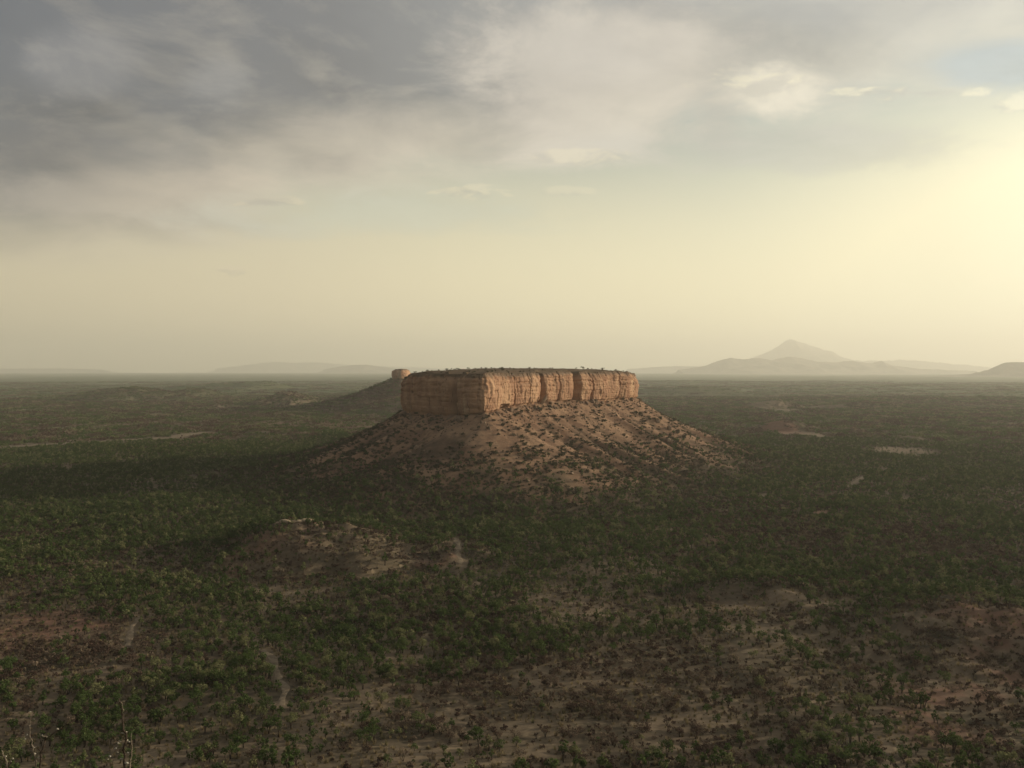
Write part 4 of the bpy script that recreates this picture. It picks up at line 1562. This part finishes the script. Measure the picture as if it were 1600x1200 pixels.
def thorn_shrub(label, root_px, stems, twigs, leaves, seed):
    rng = np.random.default_rng(seed)
    gp = npt(root_px, 1200)
    gz = float(base_ground(np.array([gp.x]), np.array([gp.y]))[0])
    root = empty('thorn_shrub', (gp.x, gp.y, gz), label, 'shrub', 'leafless thorn shrubs close to the camera')
    off = Vector((gp.x, gp.y, gz))
    foot = Vector((gp.x, gp.y, gz - 0.05))

    def poly(pts, radii, name, mat, from_foot=False):
        p = [npt(a, b, NEAR + (c[0] if c else 0)) - off for a, b, *c in pts]
        if from_foot:
            p = [foot - off] + p
        # small kinks at the nodes
        q, r = [], []
        for i in range(len(p) - 1):
            for k in range(3):
                tq = k / 3
                q.append(p[i].lerp(p[i + 1], tq) + Vector(rng.normal(size=3)) * 0.0028)
                r.append((radii[i] * (1 - tq) + radii[i + 1] * tq) * 0.60)
        q.append(p[-1])
        r.append(radii[-1] * 0.60)
        tb = Tubes()
        tb.tube(q, r, 6)
        for i in range(2, len(q) - 1, 2):                # thorns in pairs at the nodes
            for sg in (-1, 1):
                dn = Vector((sg * rng.uniform(.6, 1), rng.normal() * .4, rng.uniform(-.1, .5))).normalized()
                tb.tube([q[i], q[i] + dn * rng.uniform(.008, .018)], [r[i] * .4, .0004], 4)
        tb.build(name, mat, root)
    for pts, radii, mat in stems:
        poly(pts, radii, 'stem', mat, True)
    for pts, radii, mat in twigs:
        poly(pts, radii, 'twig', mat)
    for (px, py, dd, s) in leaves:
        leaflet('dry_leaf', npt(px, py, NEAR + dd) - off, s * 0.85, root, rng)
    return root


LV = [(187, 1150, 0, .011), (193, 1148, .02, .008), (183, 1162, 0, .010), (195, 1161, .01, .010), (180, 1165, -.02, .008), (176, 1174, 0, .010),
      (187, 1175, .02, .009), (195, 1181, 0, .010), (190, 1182, .01, .008), (167, 1186, 0, .009), (185, 1190, 0, .009), (193, 1197, 0, .012), (163, 1191, 0, .007),
      (197, 1163, .02, .007), (179, 1180, .02, .007)]
thorn_shrub('upright dark thorn stem hung with pale dry leaves, right of the other twigs', 188,
            [([(191, 1240), (190, 1195), (192, 1165), (190, 1145), (187, 1125), (186, 1112), (182, 1094)], [.012, .010, .0085, .0075, .0065, .0055, .0042, .0025], M_TWIG),
             ([(202, 1240), (199, 1195), (202, 1172), (201, 1150)], [.009, .007, .0055, .0045, .002], M_PALE)],
            [([(189, 1116), (187, 1105), (186, 1099), (191, 1100)], [.004, .0035, .003, .0015], M_PALE), ([(190, 1113), (198, 1118)], [.003, .0012], M_TWIG),
             ([(190, 1172), (178, 1176), (165, 1187), (161, 1192)], [.004, .0035, .0025, .0012], M_PALE), ([(192, 1150), (204, 1143), (214, 1137)], [.003, .0022, .0012], M_TWIG)],
            LV, 1)
LV2 = [(42, 1116, 0, .007), (47, 1127, 0, .008), (41, 1137, 0, .008), (37, 1152, 0, .009), (34, 1159, 0, .007), (61, 1153, 0, .011), (66, 1155, .01, .009), (48, 1172, 0, .008),
       (48, 1182, 0, .009), (54, 1189, 0, .010), (50, 1194, 0, .008), (85, 1143, 0, .009), (14, 1190, 0, .008)]
thorn_shrub('thin branching thorn shrub with pale forks near the lower left corner', 58,
            [([(55, 1240), (57, 1200), (60, 1180), (65, 1160), (67, 1155)], [.010, .008, .007, .0065, .005, .004], M_TWIG),
             ([(48, 1240), (50, 1195), (47, 1178), (43, 1162), (41, 1140), (44, 1118)], [.008, .006, .005, .0045, .0035, .0025, .0015], M_PALE)],
            [([(60, 1182), (54, 1175)], [.004, .003], M_TWIG), ([(67, 1155), (61, 1153), (55, 1150)], [.004, .0035, .0015], M_PALE),
             ([(76, 1152), (94, 1140), (108, 1130), (120, 1123)], [.0032, .003, .0022, .001], M_TWIG), ([(60, 1178), (70, 1180)], [.003, .0015], M_TWIG),
             ([(65, 1162), (70, 1156), (76, 1152)], [.0038, .0034, .0032], M_TWIG),
             ([(46, 1173), (36, 1178), (28, 1180)], [.0035, .003, .0012], M_PALE), ([(42, 1157), (49, 1154), (54, 1152)], [.003, .0022, .001], M_PALE),
             ([(50, 1189), (54, 1188), (58, 1189)], [.005, .0045, .003], M_PALE)],
            LV2, 2)
thorn_shrub('low pale thorn twig in the extreme lower left corner', 2,
            [([(6, 1240), (3, 1198), (1, 1188), (-4, 1176)], [.008, .007, .006, .005, .003], M_PALE)],
            [([(4, 1204), (10, 1197), (14, 1189)], [.004, .003, .0015], M_TWIG)], [(10, 1194, 0, .008), (3, 1186, 0, .007)], 3)
